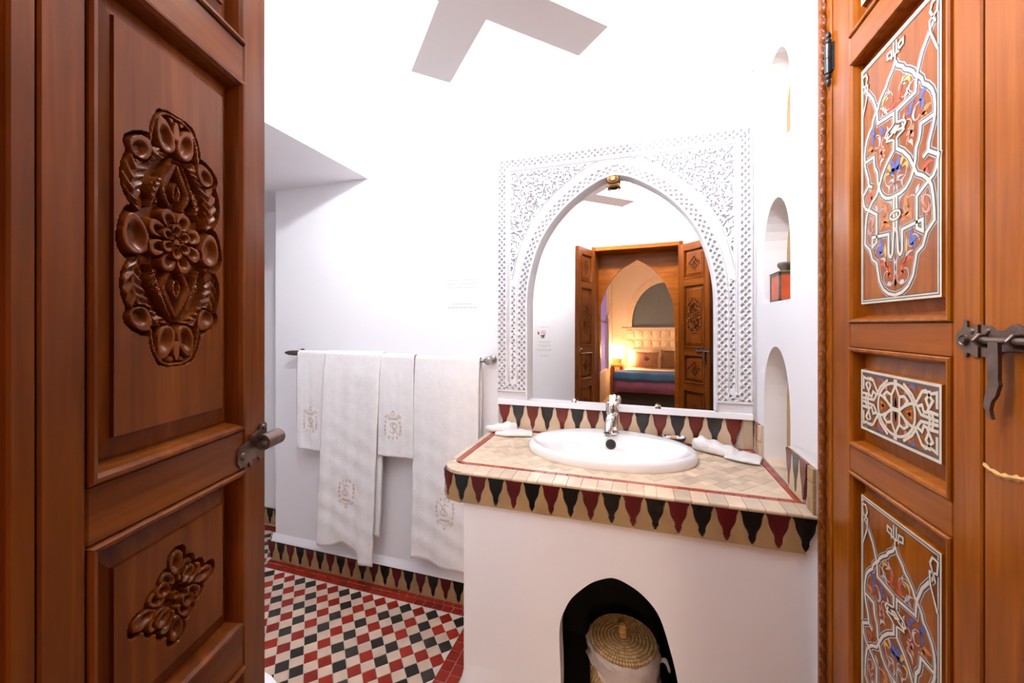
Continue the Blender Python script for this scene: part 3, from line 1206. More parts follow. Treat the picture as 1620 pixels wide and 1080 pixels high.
nm = {w_: nosing_mesh(w_) for w_ in (0.034, 0.043, 0.047)}
x = XL + 0.089
ws_seq = [0.043, 0.047, 0.043, 0.043, 0.047, 0.034, 0.047, 0.043]
k = 0
while x < XR - 0.05:
    w_ = ws_seq[k % len(ws_seq)]
    o = bpy.data.objects.new('nosing_tile', nm[w_])
    link(o, ws)
    o.location = Vector((x + w_ / 2, YN + 0.0675, ZT + random.uniform(-.0004, .0004))) - ws.location
    x += w_
    k += 1
o = bpy.data.objects.new('nosing_tile', nosing_mesh(XR - x))
link(o, ws)
o.location = Vector(((x + XR) / 2, YN + 0.0675, ZT)) - ws.location
# wedge pieces on the curve
for i in range(4):
    a0 = -math.pi / 2 - i * math.pi / 8
    a1 = a0 - math.pi / 8 + 0.012
    c0 = (XL + 0.089, YN + 0.085)
    pl = []
    for t in (0, 0.5, 1):
        a = a0 + (a1 - a0) * t
        pl.append((c0[0] + 0.085 * math.cos(a), c0[1] + 0.085 * math.sin(a)))
    for t in (1, 0.5, 0):
        a = a0 + (a1 - a0) * t
        rr = 0.0185 + 0.018 * (i / 3.0)
        pl.append((c0[0] + rr * math.cos(a), c0[1] + rr * math.sin(a)))
    part('nosing_tile', MB().prism(pl, ZT - 0.0115, ZT, 'z'), 'c_cream', ws)
# red band: front, left, right, back
x = XL + 0.062
while x < XR - 0.004:
    w_ = min(0.0365, XR - x)
    lay('red_tile', ws, x + w_ / 2, 1.2475, ZT, w_ - 0.0012, 0.0215, 'c_red')
    x += 0.0365
# corner wedge of the red band
for i in range(2):
    a0 = -math.pi / 2 - i * math.pi / 4
    a1 = a0 - math.pi / 4 + 0.02
    c0 = (XL + 0.066, 1.279)
    pl = [(c0[0] + 0.0425 * math.cos(a0 + (a1 - a0) * t), c0[1] + 0.0425 * math.sin(a0 + (a1 - a0) * t)) for t in (0, .5, 1)]
    pl += [(c0[0] + 0.0205 * math.cos(a0 + (a1 - a0) * t), c0[1] + 0.0205 * math.sin(a0 + (a1 - a0) * t)) for t in (1, .5, 0)]
    part('red_tile', MB().prism(pl, ZT - 0.008, ZT, 'z'), 'c_red', ws)
y = 1.281
while y < YB - 0.02:
    lay('red_tile', ws, XL + 0.0345, y + 0.0225, ZT, 0.0215, 0.0437, 'c_red')
    lay('red_tile', ws, XR - 0.0135, y + 0.0, ZT, 0.0215, 0.0437, 'c_red')
    y += 0.045
x = XL + 0.046
while x < XR - 0.03:
    lay('red_tile', ws, x + 0.018, YB - 0.022, ZT, 0.0353, 0.0195, 'c_red')
    x += 0.0365
# small cream strip left of the red band
part('edge_strip', MB().box(XL + 0.004, XL + 0.0225, 1.285, YB, ZT - 0.008, ZT), 'c_cream', ws)
# field of small diamonds, kept clear of the basin
dm = diamond(0, 0, 0.0235 - 0.0004, -0.006, 0.0, 0.0005).mesh('worktop_tile')
dm.materials.append(M['c_cream'])
cnt = 0
fx0, fx1, fy0, fy1 = XL + 0.047, XR - 0.026, 1.2605, YB - 0.033
part('field_bed', holed_slab([(fx0, fy0), (fx1, fy0), (fx1, fy1), (fx0, fy1)], 0.28, 0.165, ZT - 0.0079, ZT - 0.0012), 'c_cream', ws)
for j in range(-2, 30):
    for i in range(-2, 60):
        x_ = fx0 + 0.0115 + i * 0.047 / 2
        y_ = fy0 + 0.02 + j * 0.047
        if i % 2:
            y_ += 0.0235
        if not (fx0 + 0.020 < x_ < fx1 - 0.020 and fy0 + 0.020 < y_ < fy1 - 0.020):
            continue
        if math.hypot((x_ - SKX) / (SKA - 0.03), (y_ - SKY) / (SKB - 0.03)) < 1:
            continue
        o = bpy.data.objects.new('field_tile', dm)
        link(o, ws)
        o.location = Vector((x_, y_, ZT + random.uniform(-.0006, .0003))) - ws.location
        o.rotation_euler = (random.uniform(-.008, .008), random.uniform(-.008, .008), random.uniform(-.02, .02))
        cnt += 1
# splashback: back wall and right wall
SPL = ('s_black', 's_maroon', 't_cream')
part('splash_bed', MB().box(SX0, XR, YB - 0.006, YB, ZT, 0.98), 'grout', ws)
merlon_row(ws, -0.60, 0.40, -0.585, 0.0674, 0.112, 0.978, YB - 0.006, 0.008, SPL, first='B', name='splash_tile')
part('splash_tile', MB().box(0.392, XR - 0.012, YB - 0.014, YB - 0.006, ZT + 0.002, 0.976), 't_cream', ws)
# right wall: local x runs towards the camera
part('splash_bed', MB().box(XR - 0.006, XR, 1.168, NY0, ZT, 0.98), 'grout', ws)
part('splash_bed', MB().box(XR - 0.006, XR, NY1, YB, ZT, 0.978), 'grout', ws)
org = Vector((XR - 0.006, NY0, 0))
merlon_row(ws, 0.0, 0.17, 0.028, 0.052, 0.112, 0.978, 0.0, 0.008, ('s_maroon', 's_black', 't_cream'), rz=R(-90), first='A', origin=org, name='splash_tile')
for k in range(3):
    z0_ = ZT + 0.002 + k * 0.0385
    part('splash_tile', MB().bbox(XR - 0.014, XR - 0.006, 1.170, 1.205, z0_, z0_ + 0.037, 0.001), 't_tan', ws)
org = Vector((XR - 0.006, YB - 0.014, 0))
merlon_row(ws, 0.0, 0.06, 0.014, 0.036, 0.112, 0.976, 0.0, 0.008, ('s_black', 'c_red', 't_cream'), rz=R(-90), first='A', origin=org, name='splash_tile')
for k in range(2):
    z0_ = ZT + 0.002 + k * 0.056
    part('splash_tile', MB().bbox(XR - 0.014, XR - 0.006, NY1 + 0.002, NY1 + 0.038, z0_, z0_ + 0.054, 0.001), 't_cream', ws)
# tiled floor of the lowest niche
for k in range(6):
    part('niche_floor_tile', MB().bbox(XR + 0.001, XR + 0.070, NY0 + 0.001 + k * 0.0427, NY0 + 0.0422 + k * 0.0427, ZT - 0.004, ZT + 0.0012, 0.0008), 'c_cream', wall_right)

# ------------------------------------------------------------------ basin
bs = empty('oval_washbasin', (SKX, SKY, ZT), 0, 'oval white ceramic inset basin with a round overflow hole', 'washbasin')
prof = [(0.985, 0.0), (0.998, 0.006), (1.0, 0.014), (0.994, 0.024), (0.978, 0.031), (0.955, 0.0345), (0.925, 0.0345)]
nseg = 72
V, F = [], []
rings = []
for (rf, h) in prof:
    rings.append([(SKA * rf * math.cos(2 * math.pi * k / nseg), SKB * rf * math.sin(2 * math.pi * k / nseg),
                   h + (0.007 * max(0, math.sin(2 * math.pi * k / nseg)) if h > 0.003 else 0)) for k in range(nseg)])
# bowl: shifted to the front, leaving a tap deck at the back
for (a_, b_, yo, h) in ((0.279, 0.162, -0.0135, 0.0335), (0.272, 0.153, -0.0185, 0.0300), (0.261, 0.144, -0.022, 0.023), (0.247, 0.135, -0.024, 0.012),
                        (0.225, 0.125, -0.026, -0.012), (0.200, 0.112, -0.027, -0.042), (0.160, 0.090, -0.028, -0.066), (0.110, 0.064, -0.028, -0.079), (0.055, 0.036, -0.028, -0.086), (0.0215, 0.0215, -0.028, -0.088)):
    rings.append([(a_ * math.cos(2 * math.pi * k / nseg), yo + b_ * math.sin(2 * math.pi * k / nseg), h + (0.005 * max(0, math.sin(2 * math.pi * k / nseg)) if h > 0.02 else 0)) for k in range(nseg)])
for ring in rings:
    V += ring
for i in range(len(rings) - 1):
    for k in range(nseg):
        a, b2 = i * nseg + k, i * nseg + (k + 1) % nseg
        F.append((a, b2, b2 + nseg, a + nseg))
MB().add(V, F).build('bowl', 'ceramic', bs, True)
MB().lathe([(0.0, -0.085), (0.018, -0.085), (0.0215, -0.088)], (0, -0.028, 0), 24).build('drain', 'chrome', bs, True)
ov = empty('overflow_ring', (0, 0, 0))
C.objects.unlink(ov)
bpy.data.objects.remove(ov)
ring = MB()
ring.lathe([(0.0125, 0.0), (0.0145, 0.003), (0.0185, 0.0035), (0.020, 0.001), (0.020, -0.006)], (0, 0, 0), 28)
orr = ring.build('overflow_ring', 'hinge', bs, True)
orr.location = (0.0015, 0.1045, 0.0025)
orr.rotation_euler = (R(68), 0, 0)
hole = MB().lathe([(0.0, 0.0012), (0.0140, 0.0012), (0.0140, -0.008)], (0, 0, 0), 24).build('overflow_hole', 'dark', bs, True)
hole.location = (0.0015, 0.1035, 0.0035)
hole.rotation_euler = (R(68), 0, 0)

# ------------------------------------------------------------------ tap
FX, FY, FZ = -0.098, 1.655, ZT + 0.036
tp = empty('mixer_tap', (FX, FY, FZ), 0, 'chrome single-lever mixer tap on the back of the basin', 'tap')
MB().lathe([(0.027, 0.0), (0.027, 0.004), (0.0245, 0.007), (0.0235, 0.02), (0.0235, 0.085), (0.022, 0.088)], n=28).build('body', 'chrome', tp, True)
spt = MB()
pts = catmull([(0, -0.006, 0.070), (-0.003, -0.035, 0.071), (-0.007, -0.068, 0.058), (-0.010, -0.088, 0.036), (-0.011, -0.093, 0.026)], 5)
spt.tube(pts, [0.0185 - 0.0045 * i / (len(pts) - 1) for i in range(len(pts))], 16)
spt.build('spout', 'chrome', tp, True)
MB().lathe([(0.0, -0.0135), (0.012, -0.0135), (0.0145, -0.012), (0.0145, 0.0), (0.0, 0.0)], (-0.011, -0.094, 0.026), 20).build('aerator', 'steel', tp, True)
hd = MB()
hd.lathe([(0.0225, 0.088), (0.0265, 0.092), (0.0265, 0.108), (0.024, 0.1085), (0.024, 0.1115), (0.0265, 0.112), (0.026, 0.120), (0.021, 0.1285), (0.010, 0.1325), (0.0, 0.1335)], n=28)
hd.build('cap', 'chrome', tp, True)
lv = MB()
lv.add([(-0.010, -0.02, 0.116), (0.010, -0.02, 0.116), (0.013, 0.045, 0.140), (-0.013, 0.045, 0.140),
        (-0.009, -0.02, 0.124), (0.009, -0.02, 0.124), (0.013, 0.045, 0.149), (-0.013, 0.045, 0.149)],
       [(0, 3, 2, 1), (4, 5, 6, 7), (0, 1, 5, 4), (1, 2, 6, 5), (2, 3, 7, 6), (3, 0, 4, 7)])
lv.build('lever', 'chrome', tp)

# ------------------------------------------------------------------ soap dish, soap
SDX, SDY = 0.136, 1.678
sd = MB().lathe([(0.0, 0.018), (0.028, 0.018), (0.040, 0.026), (0.047, 0.035), (0.049, 0.035), (0.043, 0.022), (0.030, 0.012), (0.026, 0.0), (0.0, 0.0)], (0, 0, 0), 32, sx=1.0, sy=0.62).build('soap_dish', pbr('dark_clay_dish', (0.03, 0.026, 0.022), 0.35, var=0.2), None, True)
sd.location = (SDX, SDY, ZT + 0.0005)
tag(sd, 'small dark oval dish behind the basin by the right hand towel', 'soap dish')
so = empty('wrapped_soap', (SDX, SDY, ZT + 0.0185), R(8), 'bar of soap in white crimped paper on the dark dish', 'soap')
MB().bbox(-0.026, 0.026, -0.013, 0.013, 0.004, 0.019, 0.004).build('bar', 'paper', so)
for sx in (-1, 1):
    m = MB()
    V = []
    for k in range(7):
        t = -1 + 2 * k / 6
        V.append((sx * 0.025, t * 0.012, 0.012))
        V.append((sx * 0.040, t * 0.017, 0.019 + 0.004 * (k % 2)))
    m.add(V, [(2 * k, 2 * k + 1, 2 * k + 3, 2 * k + 2) for k in range(6)])
    m.build('crimped_end', 'paper', so)
MB().bbox(-0.012, 0.012, -0.0133, 0.0133, 0.0038, 0.0193, 0.001).build('label_band', pbr('pale_orange_band', (0.75, 0.42, 0.25), 0.5), so)


# ------------------------------------------------------------------ folded hand towels
def folded_cloth(name, spine, label, layers=2):
    """spine: list of (x, y, half_width, height); cross-section a soft rounded fold"""
    root = empty(name, (spine[0][0], spine[0][1], ZT), 0, label, 'hand towel', 'folded hand towels on the washstand')
    sp_ = catmull(spine, 6)
    V, F = [], []
    nn = 14
    for i, (x_, y_, hw, hh) in enumerate(sp_):
        a = sp_[max(i - 1, 0)]
        b_ = sp_[min(i + 1, len(sp_) - 1)]
        tx, ty = b_[0] - a[0], b_[1] - a[1]
        L = math.hypot(tx, ty) or 1
        px_, py_ = -ty / L, tx / L
        for k in range(nn):
            t = 2 * math.pi * k / nn
            c, s = math.cos(t), math.sin(t)
            u = math.copysign(abs(c) ** 0.6, c) * hw
            v = (0.5 + 0.5 * math.copysign(abs(s) ** 0.8, s)) * hh
            v *= 1 + 0.10 * math.sin(i * 0.9 + 2 * u / max(hw, 1e-4)) * (s > 0)
            V.append((x_ + px_ * u, y_ + py_ * u, ZT + 0.001 + v))
    m_ = len(sp_)
    for i in range(m_ - 1):
        for k in range(nn):
            a, b2 = i * nn + k, i * nn + (k + 1) % nn
            F.append((a, b2, b2 + nn, a + nn))
    F.append(tuple(range(nn - 1, -1, -1)))
    F.append(tuple(range((m_ - 1) * nn, m_ * nn)))
    return root, MB().add(V, F)


r1, m1 = folded_cloth('hand_towel', [(-0.655, 1.660, 0.010, 0.020), (-0.62, 1.655, 0.026, 0.032), (-0.575, 1.658, 0.030, 0.040), (-0.535, 1.667, 0.024, 0.044), (-0.515, 1.675, 0.012, 0.036)],
                      'folded white hand towel at the left end of the worktop')
part('fold', m1, 'towel', r1, True)
r1b, m1 = folded_cloth('hand_towel', [(-0.590, 1.610, 0.012, 0.012), (-0.55, 1.612, 0.030, 0.018), (-0.50, 1.628, 0.036, 0.022), (-0.455, 1.640, 0.034, 0.020), (-0.435, 1.645, 0.030, 0.016)], '')
bpy.data.objects.remove(r1b)
part('fold', m1, 'towel', r1, True)
r2, m1 = folded_cloth('hand_towel', [(0.213, 1.66, 0.012, 0.030), (0.222, 1.652, 0.026, 0.050), (0.258, 1.635, 0.034, 0.046), (0.30, 1.615, 0.038, 0.036), (0.335, 1.60, 0.040, 0.028), (0.348, 1.595, 0.038, 0.016)],
                      'folded white hand towel lying right of the basin by the niche')
part('fold', m1, 'towel', r2, True)
r2b, m1 = folded_cloth('hand_towel', [(0.318, 1.60, 0.044, 0.014), (0.35, 1.582, 0.052, 0.020), (0.385, 1.570, 0.052, 0.018), (0.412, 1.560, 0.046, 0.012)], '')
bpy.data.objects.remove(r2b)
part('fold', m1, 'towel', r2, True)

# ------------------------------------------------------------------ basket in the opening
BX, BY = -0.045, 1.325
bk_ = empty('lidded_basket', (BX, BY, 0), 0, 'coiled straw waste basket with lid inside the washstand opening', 'basket')
pr = []
for k in range(12):
    z_ = 0.01 + k * 0.0245
    r_ = 0.088 + 0.012 * math.sin(k / 11 * math.pi * 0.6)
    for q in range(4):
        a = q / 4 * math.pi * 2 - math.pi / 2
        pr.append((r_ + 0.006 * math.cos(a * 0.5), z_ + 0.0245 * q / 4))
MB().lathe([(0.0, 0.0)] + pr + [(0.0, 0.30)], n=48).build('basket_body', 'straw_side', bk_, True)
lid = []
NR = 9
for k in range(NR):
    r0 = 0.0115 * k + 0.004
    zc_ = 0.330 - 0.0065 * (k / (NR - 1)) ** 2
    for q in range(7):
        a = math.pi - q / 7 * math.pi
        lid.append((r0 + 0.0056 + 0.0056 * math.cos(a), zc_ - 0.006 + 0.0078 * math.sin(a)))
lid = [(0.0, 0.334)] + lid + [(0.1055, 0.314), (0.104, 0.306), (0.098, 0.303), (0.0, 0.303)]
lo = MB().lathe(lid, n=64).build('lid', 'straw', bk_, True)
MB().lathe([(0.012, 0.322), (0.0145, 0.333), (0.0120, 0.339), (0.0145, 0.346), (0.0120, 0.352), (0.0135, 0.360), (0.009, 0.367), (0.0, 0.368)], n=16).build('lid_knob', 'straw_knob', lo, True)
nb = 64
V, F = [], []
for i, (r_, z_) in enumerate(((0.103, 0.315), (0.112, 0.305), (0.116, 0.29), (0.113, 0.265), (0.115, 0.24), (0.112, 0.215), (0.116, 0.20))):
    for k in range(nb):
        a = 2 * math.pi * k / nb
        rr = r_ + 0.0025 * math.sin(7 * a + 1.4 * i) + 0.0022 * math.sin(17 * a - 2 * i)
        V.append((rr * math.cos(a), rr * math.sin(a), z_ + (0.018 * math.sin(a * 2 + 0.6) + 0.055 * max(0, math.cos(a - R(205)))) * (i / 6.0)))
for i in range(6):
    for k in range(nb):
        a, b2 = i * nb + k, i * nb + (k + 1) % nb
        F.append((a, b2, b2 + nb, a + nb))
m = MB().add(V, F)
m.tube(catmull([(0.112, -0.01, 0.285), (0.128, -0.012, 0.29), (0.137, -0.016, 0.278), (0.141, -0.018, 0.262)], 4), [0.010, 0.006, 0.006, 0.007, 0.008, 0.007, 0.006, 0.005, 0.005, 0.005, 0.005, 0.004, 0.003], 8)
m.build('liner_bag', 'bag', bk_, True)

# ================================================================== TOWEL RAIL AND TOWELS
RY, RZ0, RZ1 = 1.664, 1.192, 1.180


def rail_z(x_):
    return RZ0 + (RZ1 - RZ0) * (x_ + 1.83) / 1.19


rl = empty('towel_rail', (-1.25, YB, 1.186), 0, 'nickel towel rail carrying four white towels', 'towel rail')
part('bar', MB().tube([(-1.80, RY, rail_z(-1.80)), (-0.665, RY, rail_z(-0.665))], 0.0085, 14), 'steel', rl, True)
fin = MB()
z_ = rail_z(-1.80)
fin.lathe([(0.0, -0.045), (0.006, -0.044), (0.008, -0.036), (0.006, -0.03), (0.010, -0.028), (0.0125, -0.018), (0.0125, 0.0), (0.014, 0.002), (0.014, 0.045), (0.0125, 0.05), (0.0, 0.05)], (-1.795, RY, z_), 18, axis='x')
part('end_cap', fin, 'iron', rl, True)
fin = MB()
z_ = rail_z(-0.655)
fin.lathe([(0.0, -0.02), (0.006, -0.02), (0.006, -0.008), (0.010, -0.006), (0.010, 0.0), (0.0, 0.001)], (-0.665, RY, z_), 18, axis='x')
fin.lathe([(0.0, -0.012), (0.012, -0.011), (0.019, -0.004), (0.0205, 0.002), (0.014, 0.008), (0.010, 0.02), (0.0, 0.02)], (-0.648, RY, z_), 22, axis='y')
part('end_cap', fin, 'steel', rl, True)
for x_ in (-1.782, -0.648):
    part('wall_bracket', MB().tube([(x_, RY, rail_z(x_)), (x_, YB, rail_z(x_))], 0.0075, 12).lathe([(0.0, -0.012), (0.014, -0.011), (0.021, -0.004), (0.021, 0.0)], (x_, YB, rail_z(x_)), 20, axis='y'), 'steel' if x_ > -1 else 'iron', rl, True)

# monogram strokes, unit square, y up
def arc(cx, cz, rx, rz, a0, a1, n=10):
    return [(cx + rx * math.cos(R(a0 + (a1 - a0) * i / n)), cz + rz * math.sin(R(a0 + (a1 - a0) * i / n))) for i in range(n + 1)]


LETS = catmull([(0.22, 0.16), (0.05, 0.26), (-0.16, 0.18), (-0.14, 0.02), (0.06, -0.06), (0.16, -0.22), (0.0, -0.36), (-0.24, -0.28)], 4)
LETR = [[(-0.02, 0.18), (0.02, -0.46)], catmull([(-0.08, 0.16), (0.16, 0.2), (0.26, 0.06), (0.12, -0.08), (0.0, -0.1)], 4), catmull([(0.06, -0.1), (0.2, -0.3), (0.34, -0.46)], 3)]
CROWN = [[(-0.3, 0.48), (0.3, 0.48)], [(-0.3, 0.54), (0.3, 0.54)], [(-0.3, 0.54), (-0.4, 0.8), (-0.2, 0.64), (-0.1, 0.86), (0.0, 0.66), (0.1, 0.86), (0.2, 0.64), (0.4, 0.8), (0.3, 0.54)], arc(0, 0.95, 0.05, 0.05, 0, 360, 6)]
DOTS = [(-0.48, 0.3), (-0.5, 0.05), (-0.5, -0.2), (-0.48, -0.42), (0.46, 0.3), (0.5, 0.05), (0.5, -0.2), (0.46, -0.42), (-0.25, -0.62), (0.0, -0.66), (0.25, -0.62), (-0.45, 0.62), (0.46, 0.62)]
STROKES = [LETS] + LETR + CROWN + [arc(x_, z_, 0.05, 0.07, 0, 330, 5) for x_, z_ in DOTS] + [[(-0.45, -0.3), (-0.52, -0.05)], [(0.45, -0.3), (0.52, -0.05)]]


def towel(label, x0, x1, zb, zback, emblem, amp, seed, flip=False, shift=(0, 0), zbf=None, layer=0.0, nlay=1):
    rs = np.random.RandomState(seed)
    ph = rs.uniform(0, 6.28, 6)
    root = empty('bath_towel' if zb < 0.5 else 'small_towel', ((x0 + x1) / 2, RY, rail_z((x0 + x1) / 2)), 0, label, 'towel', 'white towels on the rail')
    zt = rail_z((x0 + x1) / 2)

    def fold(u, z):
        k = np.clip((zt - z) / 0.9, 0, 1)
        f = 0.35 + 0.65 * k
        return amp * 1.2 + amp * f * (np.sin(2.2 * math.pi * u + ph[0]) * 0.6 + 0.5 * np.sin(5.1 * math.pi * u + ph[1] + 2 * k) + 0.25 * np.sin(9 * math.pi * u + ph[2] - 3 * k)) \
            + 0.0022 * np.sin(z * 60 + 9 * u + ph[3]) * k

    def xat(u, z):
        k = np.clip((zt - z) / 1.0, 0, 1)
        return x0 + (x1 - x0) * u + shift[0] * k * (1 - u) + shift[1] * k * u

    nu = 46
    U = np.linspace(0, 1, nu)
    for ly in range(nlay):
        rows = []
        off = (0.013 + layer + (0.011 if nlay > 1 else 0.0)) if ly == 0 else 0.012
        zb_ly = zb + ly * 0.10
        nz1 = 70
        for i in range(nz1):            # front, from hem to rail
            t = i / (nz1 - 1)
            zhem = np.full(nu, zb_ly) if (zbf is None or ly) else np.array([zbf(u) for u in U])
            z_ = zhem + (zt - zhem) * t
            xs = xat(U, z_)
            if ly:
                xs = xs + 0.022
            ease = smooth01(0, 0.12, zt - z_)
            y_ = RY - off - fold(U, z_) * ease * (1.0 if ly == 0 else 0.0)
            rows.append(np.stack([xs, y_, z_], -1))
        for i in range(1, 8):
            a = math.pi * i / 8
            z_ = zt + off * math.sin(a) * 0.9
            rows.append(np.stack([xat(U, zt), np.full(nu, RY - off * math.cos(a)), np.full(nu, z_)], -1))
        nz2 = 30
        for i in range(nz2):
            t = i / (nz2 - 1)
            z_ = zt + (zback - zt) * t
            y_ = np.minimum(RY + off + 0.3 * np.abs(fold(U, np.full(nu, z_))), YB - 0.006)
            rows.append(np.stack([xat(U, np.full(nu, z_)), y_, np.full(nu, z_)], -1))
        me = grid_mesh('cloth', np.array(rows))
        o = put('cloth' if ly == 0 else 'inner_fold', me, 'towel', root, True, True)
        sm = o.modifiers.new('thick', 'SOLIDIFY')
        sm.thickness = 0.006
        sm.offset = 0
    # embroidery, laid on the cloth
    cu, cz, hw, hh = emblem
    m = MB()
    for st in STROKES:
        w_ = 0.0036
        P3 = []
        for (a, b_) in st:
            if flip:
                a, b_ = -a, -b_
            P3.append((a, b_))
        if len(P3) < 8:
            Q = []
            for (p, q) in zip(P3[:-1], P3[1:]):
                for t in (0, 0.33, 0.66):
                    Q.append((p[0] + (q[0] - p[0]) * t, p[1] + (q[1] - p[1]) * t))
            P3 = Q + [P3[-1]]
        pts = []
        for (a, b_) in P3:
            z_ = cz + b_ * hh
            u_ = cu + a * hw / (x1 - x0)
            x_ = float(xat(np.array(u_), np.array(z_)))
            y_ = float(RY - 0.013 - layer - (0.011 if nlay > 1 else 0.0) - fold(np.array(u_), np.array(z_)) * smooth01(0, 0.12, np.array(zt - z_)))
            pts.append((x_, y_ - 0.0036, z_))
        m.tube(pts, 0.0017, 5)
    part('embroidered_monogram', m, 'thread', root, True)['label'] = 'beige embroidered crowned monogram'
    return root


towel('small white towel at the left end of the rail, monogram near its hem', -1.735, -1.535, 0.685, 0.75, (0.46, 0.835, 0.085, 0.080), 0.004, 1, layer=0.004)
towel('long white bath towel hanging second from the left on the rail', -1.545, -1.205, 0.19, 0.32, (0.50, 0.50, 0.085, 0.085), 0.0065, 5, True, (-0.045, -0.045),
      zbf=lambda u: 0.20 + 0.035 * math.exp(-((u - 0.45) / 0.16) ** 2) - 0.055 * (1 if u > 0.74 else 0) * min(1, (u - 0.74) / 0.03), nlay=2)
towel('small white towel hanging third from the left over the rail', -1.222, -1.022, 0.70, 0.75, (0.44, 0.845, 0.085, 0.080), 0.004, 9, layer=0.005)
towel('long white bath towel at the right end of the rail beside the washstand', -1.018, -0.684, 0.215, 0.45, (0.52, 0.475, 0.085, 0.085), 0.0055, 14, True, (-0.02, -0.01),
      zbf=lambda u: 0.225 - 0.035 * u + 0.008 * math.sin(9 * u))

# ------------------------------------------------------------------ paper notices
def notice(name, x0, x1, y, z0, z1, sgn, label, icons):
    root = empty(name, ((x0 + x1) / 2, y, z0), 0, label, 'notice')
    part('sheet', MB().box(x0, x1, min(y, y + sgn * 0.0012), max(y, y + sgn * 0.0012), z0, z1), 'paper', root)
    w_, h_ = x1 - x0, z1 - z0
    yy = y + sgn * 0.0016
    rs = random.Random(3)
    tx = MB()
    rowsT = [(0.94, 0.25, 0.35), (0.89, 0.12, 0.30)] if not icons else [(0.94, 0.2, 0.5)]
    rowsT += [(0.50, 0.36, 0.5), (0.44, 0.45, 0.5), (0.38, 0.36, 0.5), (0.11, 0.24, 0.5), (0.05, 0.36, 0.5)] if not icons else \
             [(0.50, 0.34, 0.5), (0.46, 0.30, 0.5), (0.39, 0.34, 0.5), (0.36, 0.32, 0.5), (0.32, 0.06, 0.5), (0.26, 0.42, 0.5), (0.22, 0.34, 0.5), (0.07, 0.2, 0.5)]
    for (v, hl, c_) in rowsT:
        a = c_ - hl
        while a < c_ + hl:
            b_ = min(a + rs.uniform(0.03, 0.09), c_ + hl)
            zc_ = z0 + v * h_
            tx.add([(x0 + a * w_, yy, zc_ - 0.0016), (x0 + b_ * w_, yy, zc_ - 0.0016), (x0 + b_ * w_, yy, zc_ + 0.0016), (x0 + a * w_, yy, zc_ + 0.0016)], [(0, 1, 2, 3)])
            a = b_ + 0.015
    part('printed_lines', tx, 'ink', root)
    if icons:
        # x mirrored in the glass: in the room the symbol order runs the other way
        def at(u, v):
            return (x0 + u * w_, z0 + v * h_)
        cx_, cz_ = at(0.46, 0.77)
        rg = MB()
        rg.ribbon([(cx_ + 0.019 * math.cos(R(a)), cz_ + 0.019 * math.sin(R(a))) for a in range(0, 360, 15)], 0.004, yy + sgn * 0.0006, True)
        rg.ribbon([(cx_ - 0.013, cz_ + 0.013), (cx_ + 0.013, cz_ - 0.013)], 0.004, yy + sgn * 0.0009)
        rg.ribbon([(cx_ - 0.010, cz_ - 0.004), (cx_ + 0.011, cz_ - 0.002)], 0.004, yy + sgn * 0.0004)
        part('no_smoking_symbol', rg, 'ink_red', root)
        cx_, cz_ = at(0.20, 0.76)
        ic = MB()
        ic.ribbon([(cx_, cz_ - 0.013), (cx_, cz_ + 0.002)], 0.014, yy)
        for q in (-0.006, 0.0, 0.006):
            ic.ribbon([(cx_ + q, cz_ + 0.002), (cx_ + q, cz_ + 0.014)], 0.004, yy)
        cx_, cz_ = at(0.42, 0.64)
        ic.ribbon([(cx_ - 0.022, cz_ + 0.010), (cx_ + 0.022, cz_ + 0.012)], 0.009, yy)
        ic.ribbon([(cx_ - 0.012, cz_ - 0.012), (cx_ + 0.002, cz_ + 0.008)], 0.010, yy)
        ic.ribbon([(cx_ + 0.008, cz_ - 0.012), (cx_ + 0.010, cz_ + 0.006)], 0.010, yy)
        part('black_symbols', ic, 'ink_dark', root)
    return root


notice('wall_notice', -0.908, -0.700, YB, 1.412, 1.708, -1, 'pale paper notice taped to the wall above the right bath towel', False)
notice('rules_notice', -0.985, -0.805, YF, 1.08, 1.37, 1, 'paper notice with a red no-smoking symbol, seen in the mirror', True)

# ------------------------------------------------------------------ lantern in the middle niche
LX0, LX1, LY0, LY1, LZ0, LZ1 = 0.449, 0.501, 1.507, 1.600, 1.4205, 1.527
ln = empty('tin_lantern', ((LX0 + LX1) / 2, (LY0 + LY1) / 2, LZ0), 0, 'small tin lantern with orange glass sides standing in the middle niche', 'lantern')
tin = pbr('aged_tin', (0.20, 0.17, 0.13), 0.45, metal=0.7, var=0.25, nscale=50)
redg = pbr('orange_red_glass', (0.50, 0.085, 0.03), 0.25, var=0.15, nscale=30)
for (xa, xb, ya, yb) in ((LX0, LX0 + .006, LY0, LY0 + .006), (LX1 - .006, LX1, LY0, LY0 + .006), (LX0, LX0 + .006, LY1 - .006, LY1), (LX1 - .006, LX1, LY1 - .006, LY1)):
    part('post', MB().box(xa, xb, ya, yb, LZ0, LZ1 - .012), tin, ln)
part('glass_pane', MB().box(LX0 + .002, LX0 + .004, LY0 + .006, LY1 - .006, LZ0 + .008, LZ1 - .016), redg, ln)
part('glass_pane', MB().box(LX0 + .006, LX1 - .006, LY0 + .002, LY0 + .004, LZ0 + .008, LZ1 - .016), redg, ln)
part('base_plate', MB().box(LX0, LX1, LY0, LY1, LZ0, LZ0 + .008), tin, ln)
part('rim_band', MB().box(LX0, LX1, LY0, LY1, LZ1 - .017, LZ1 - .008), tin, ln)
rf = MB()
o_ = 0.004
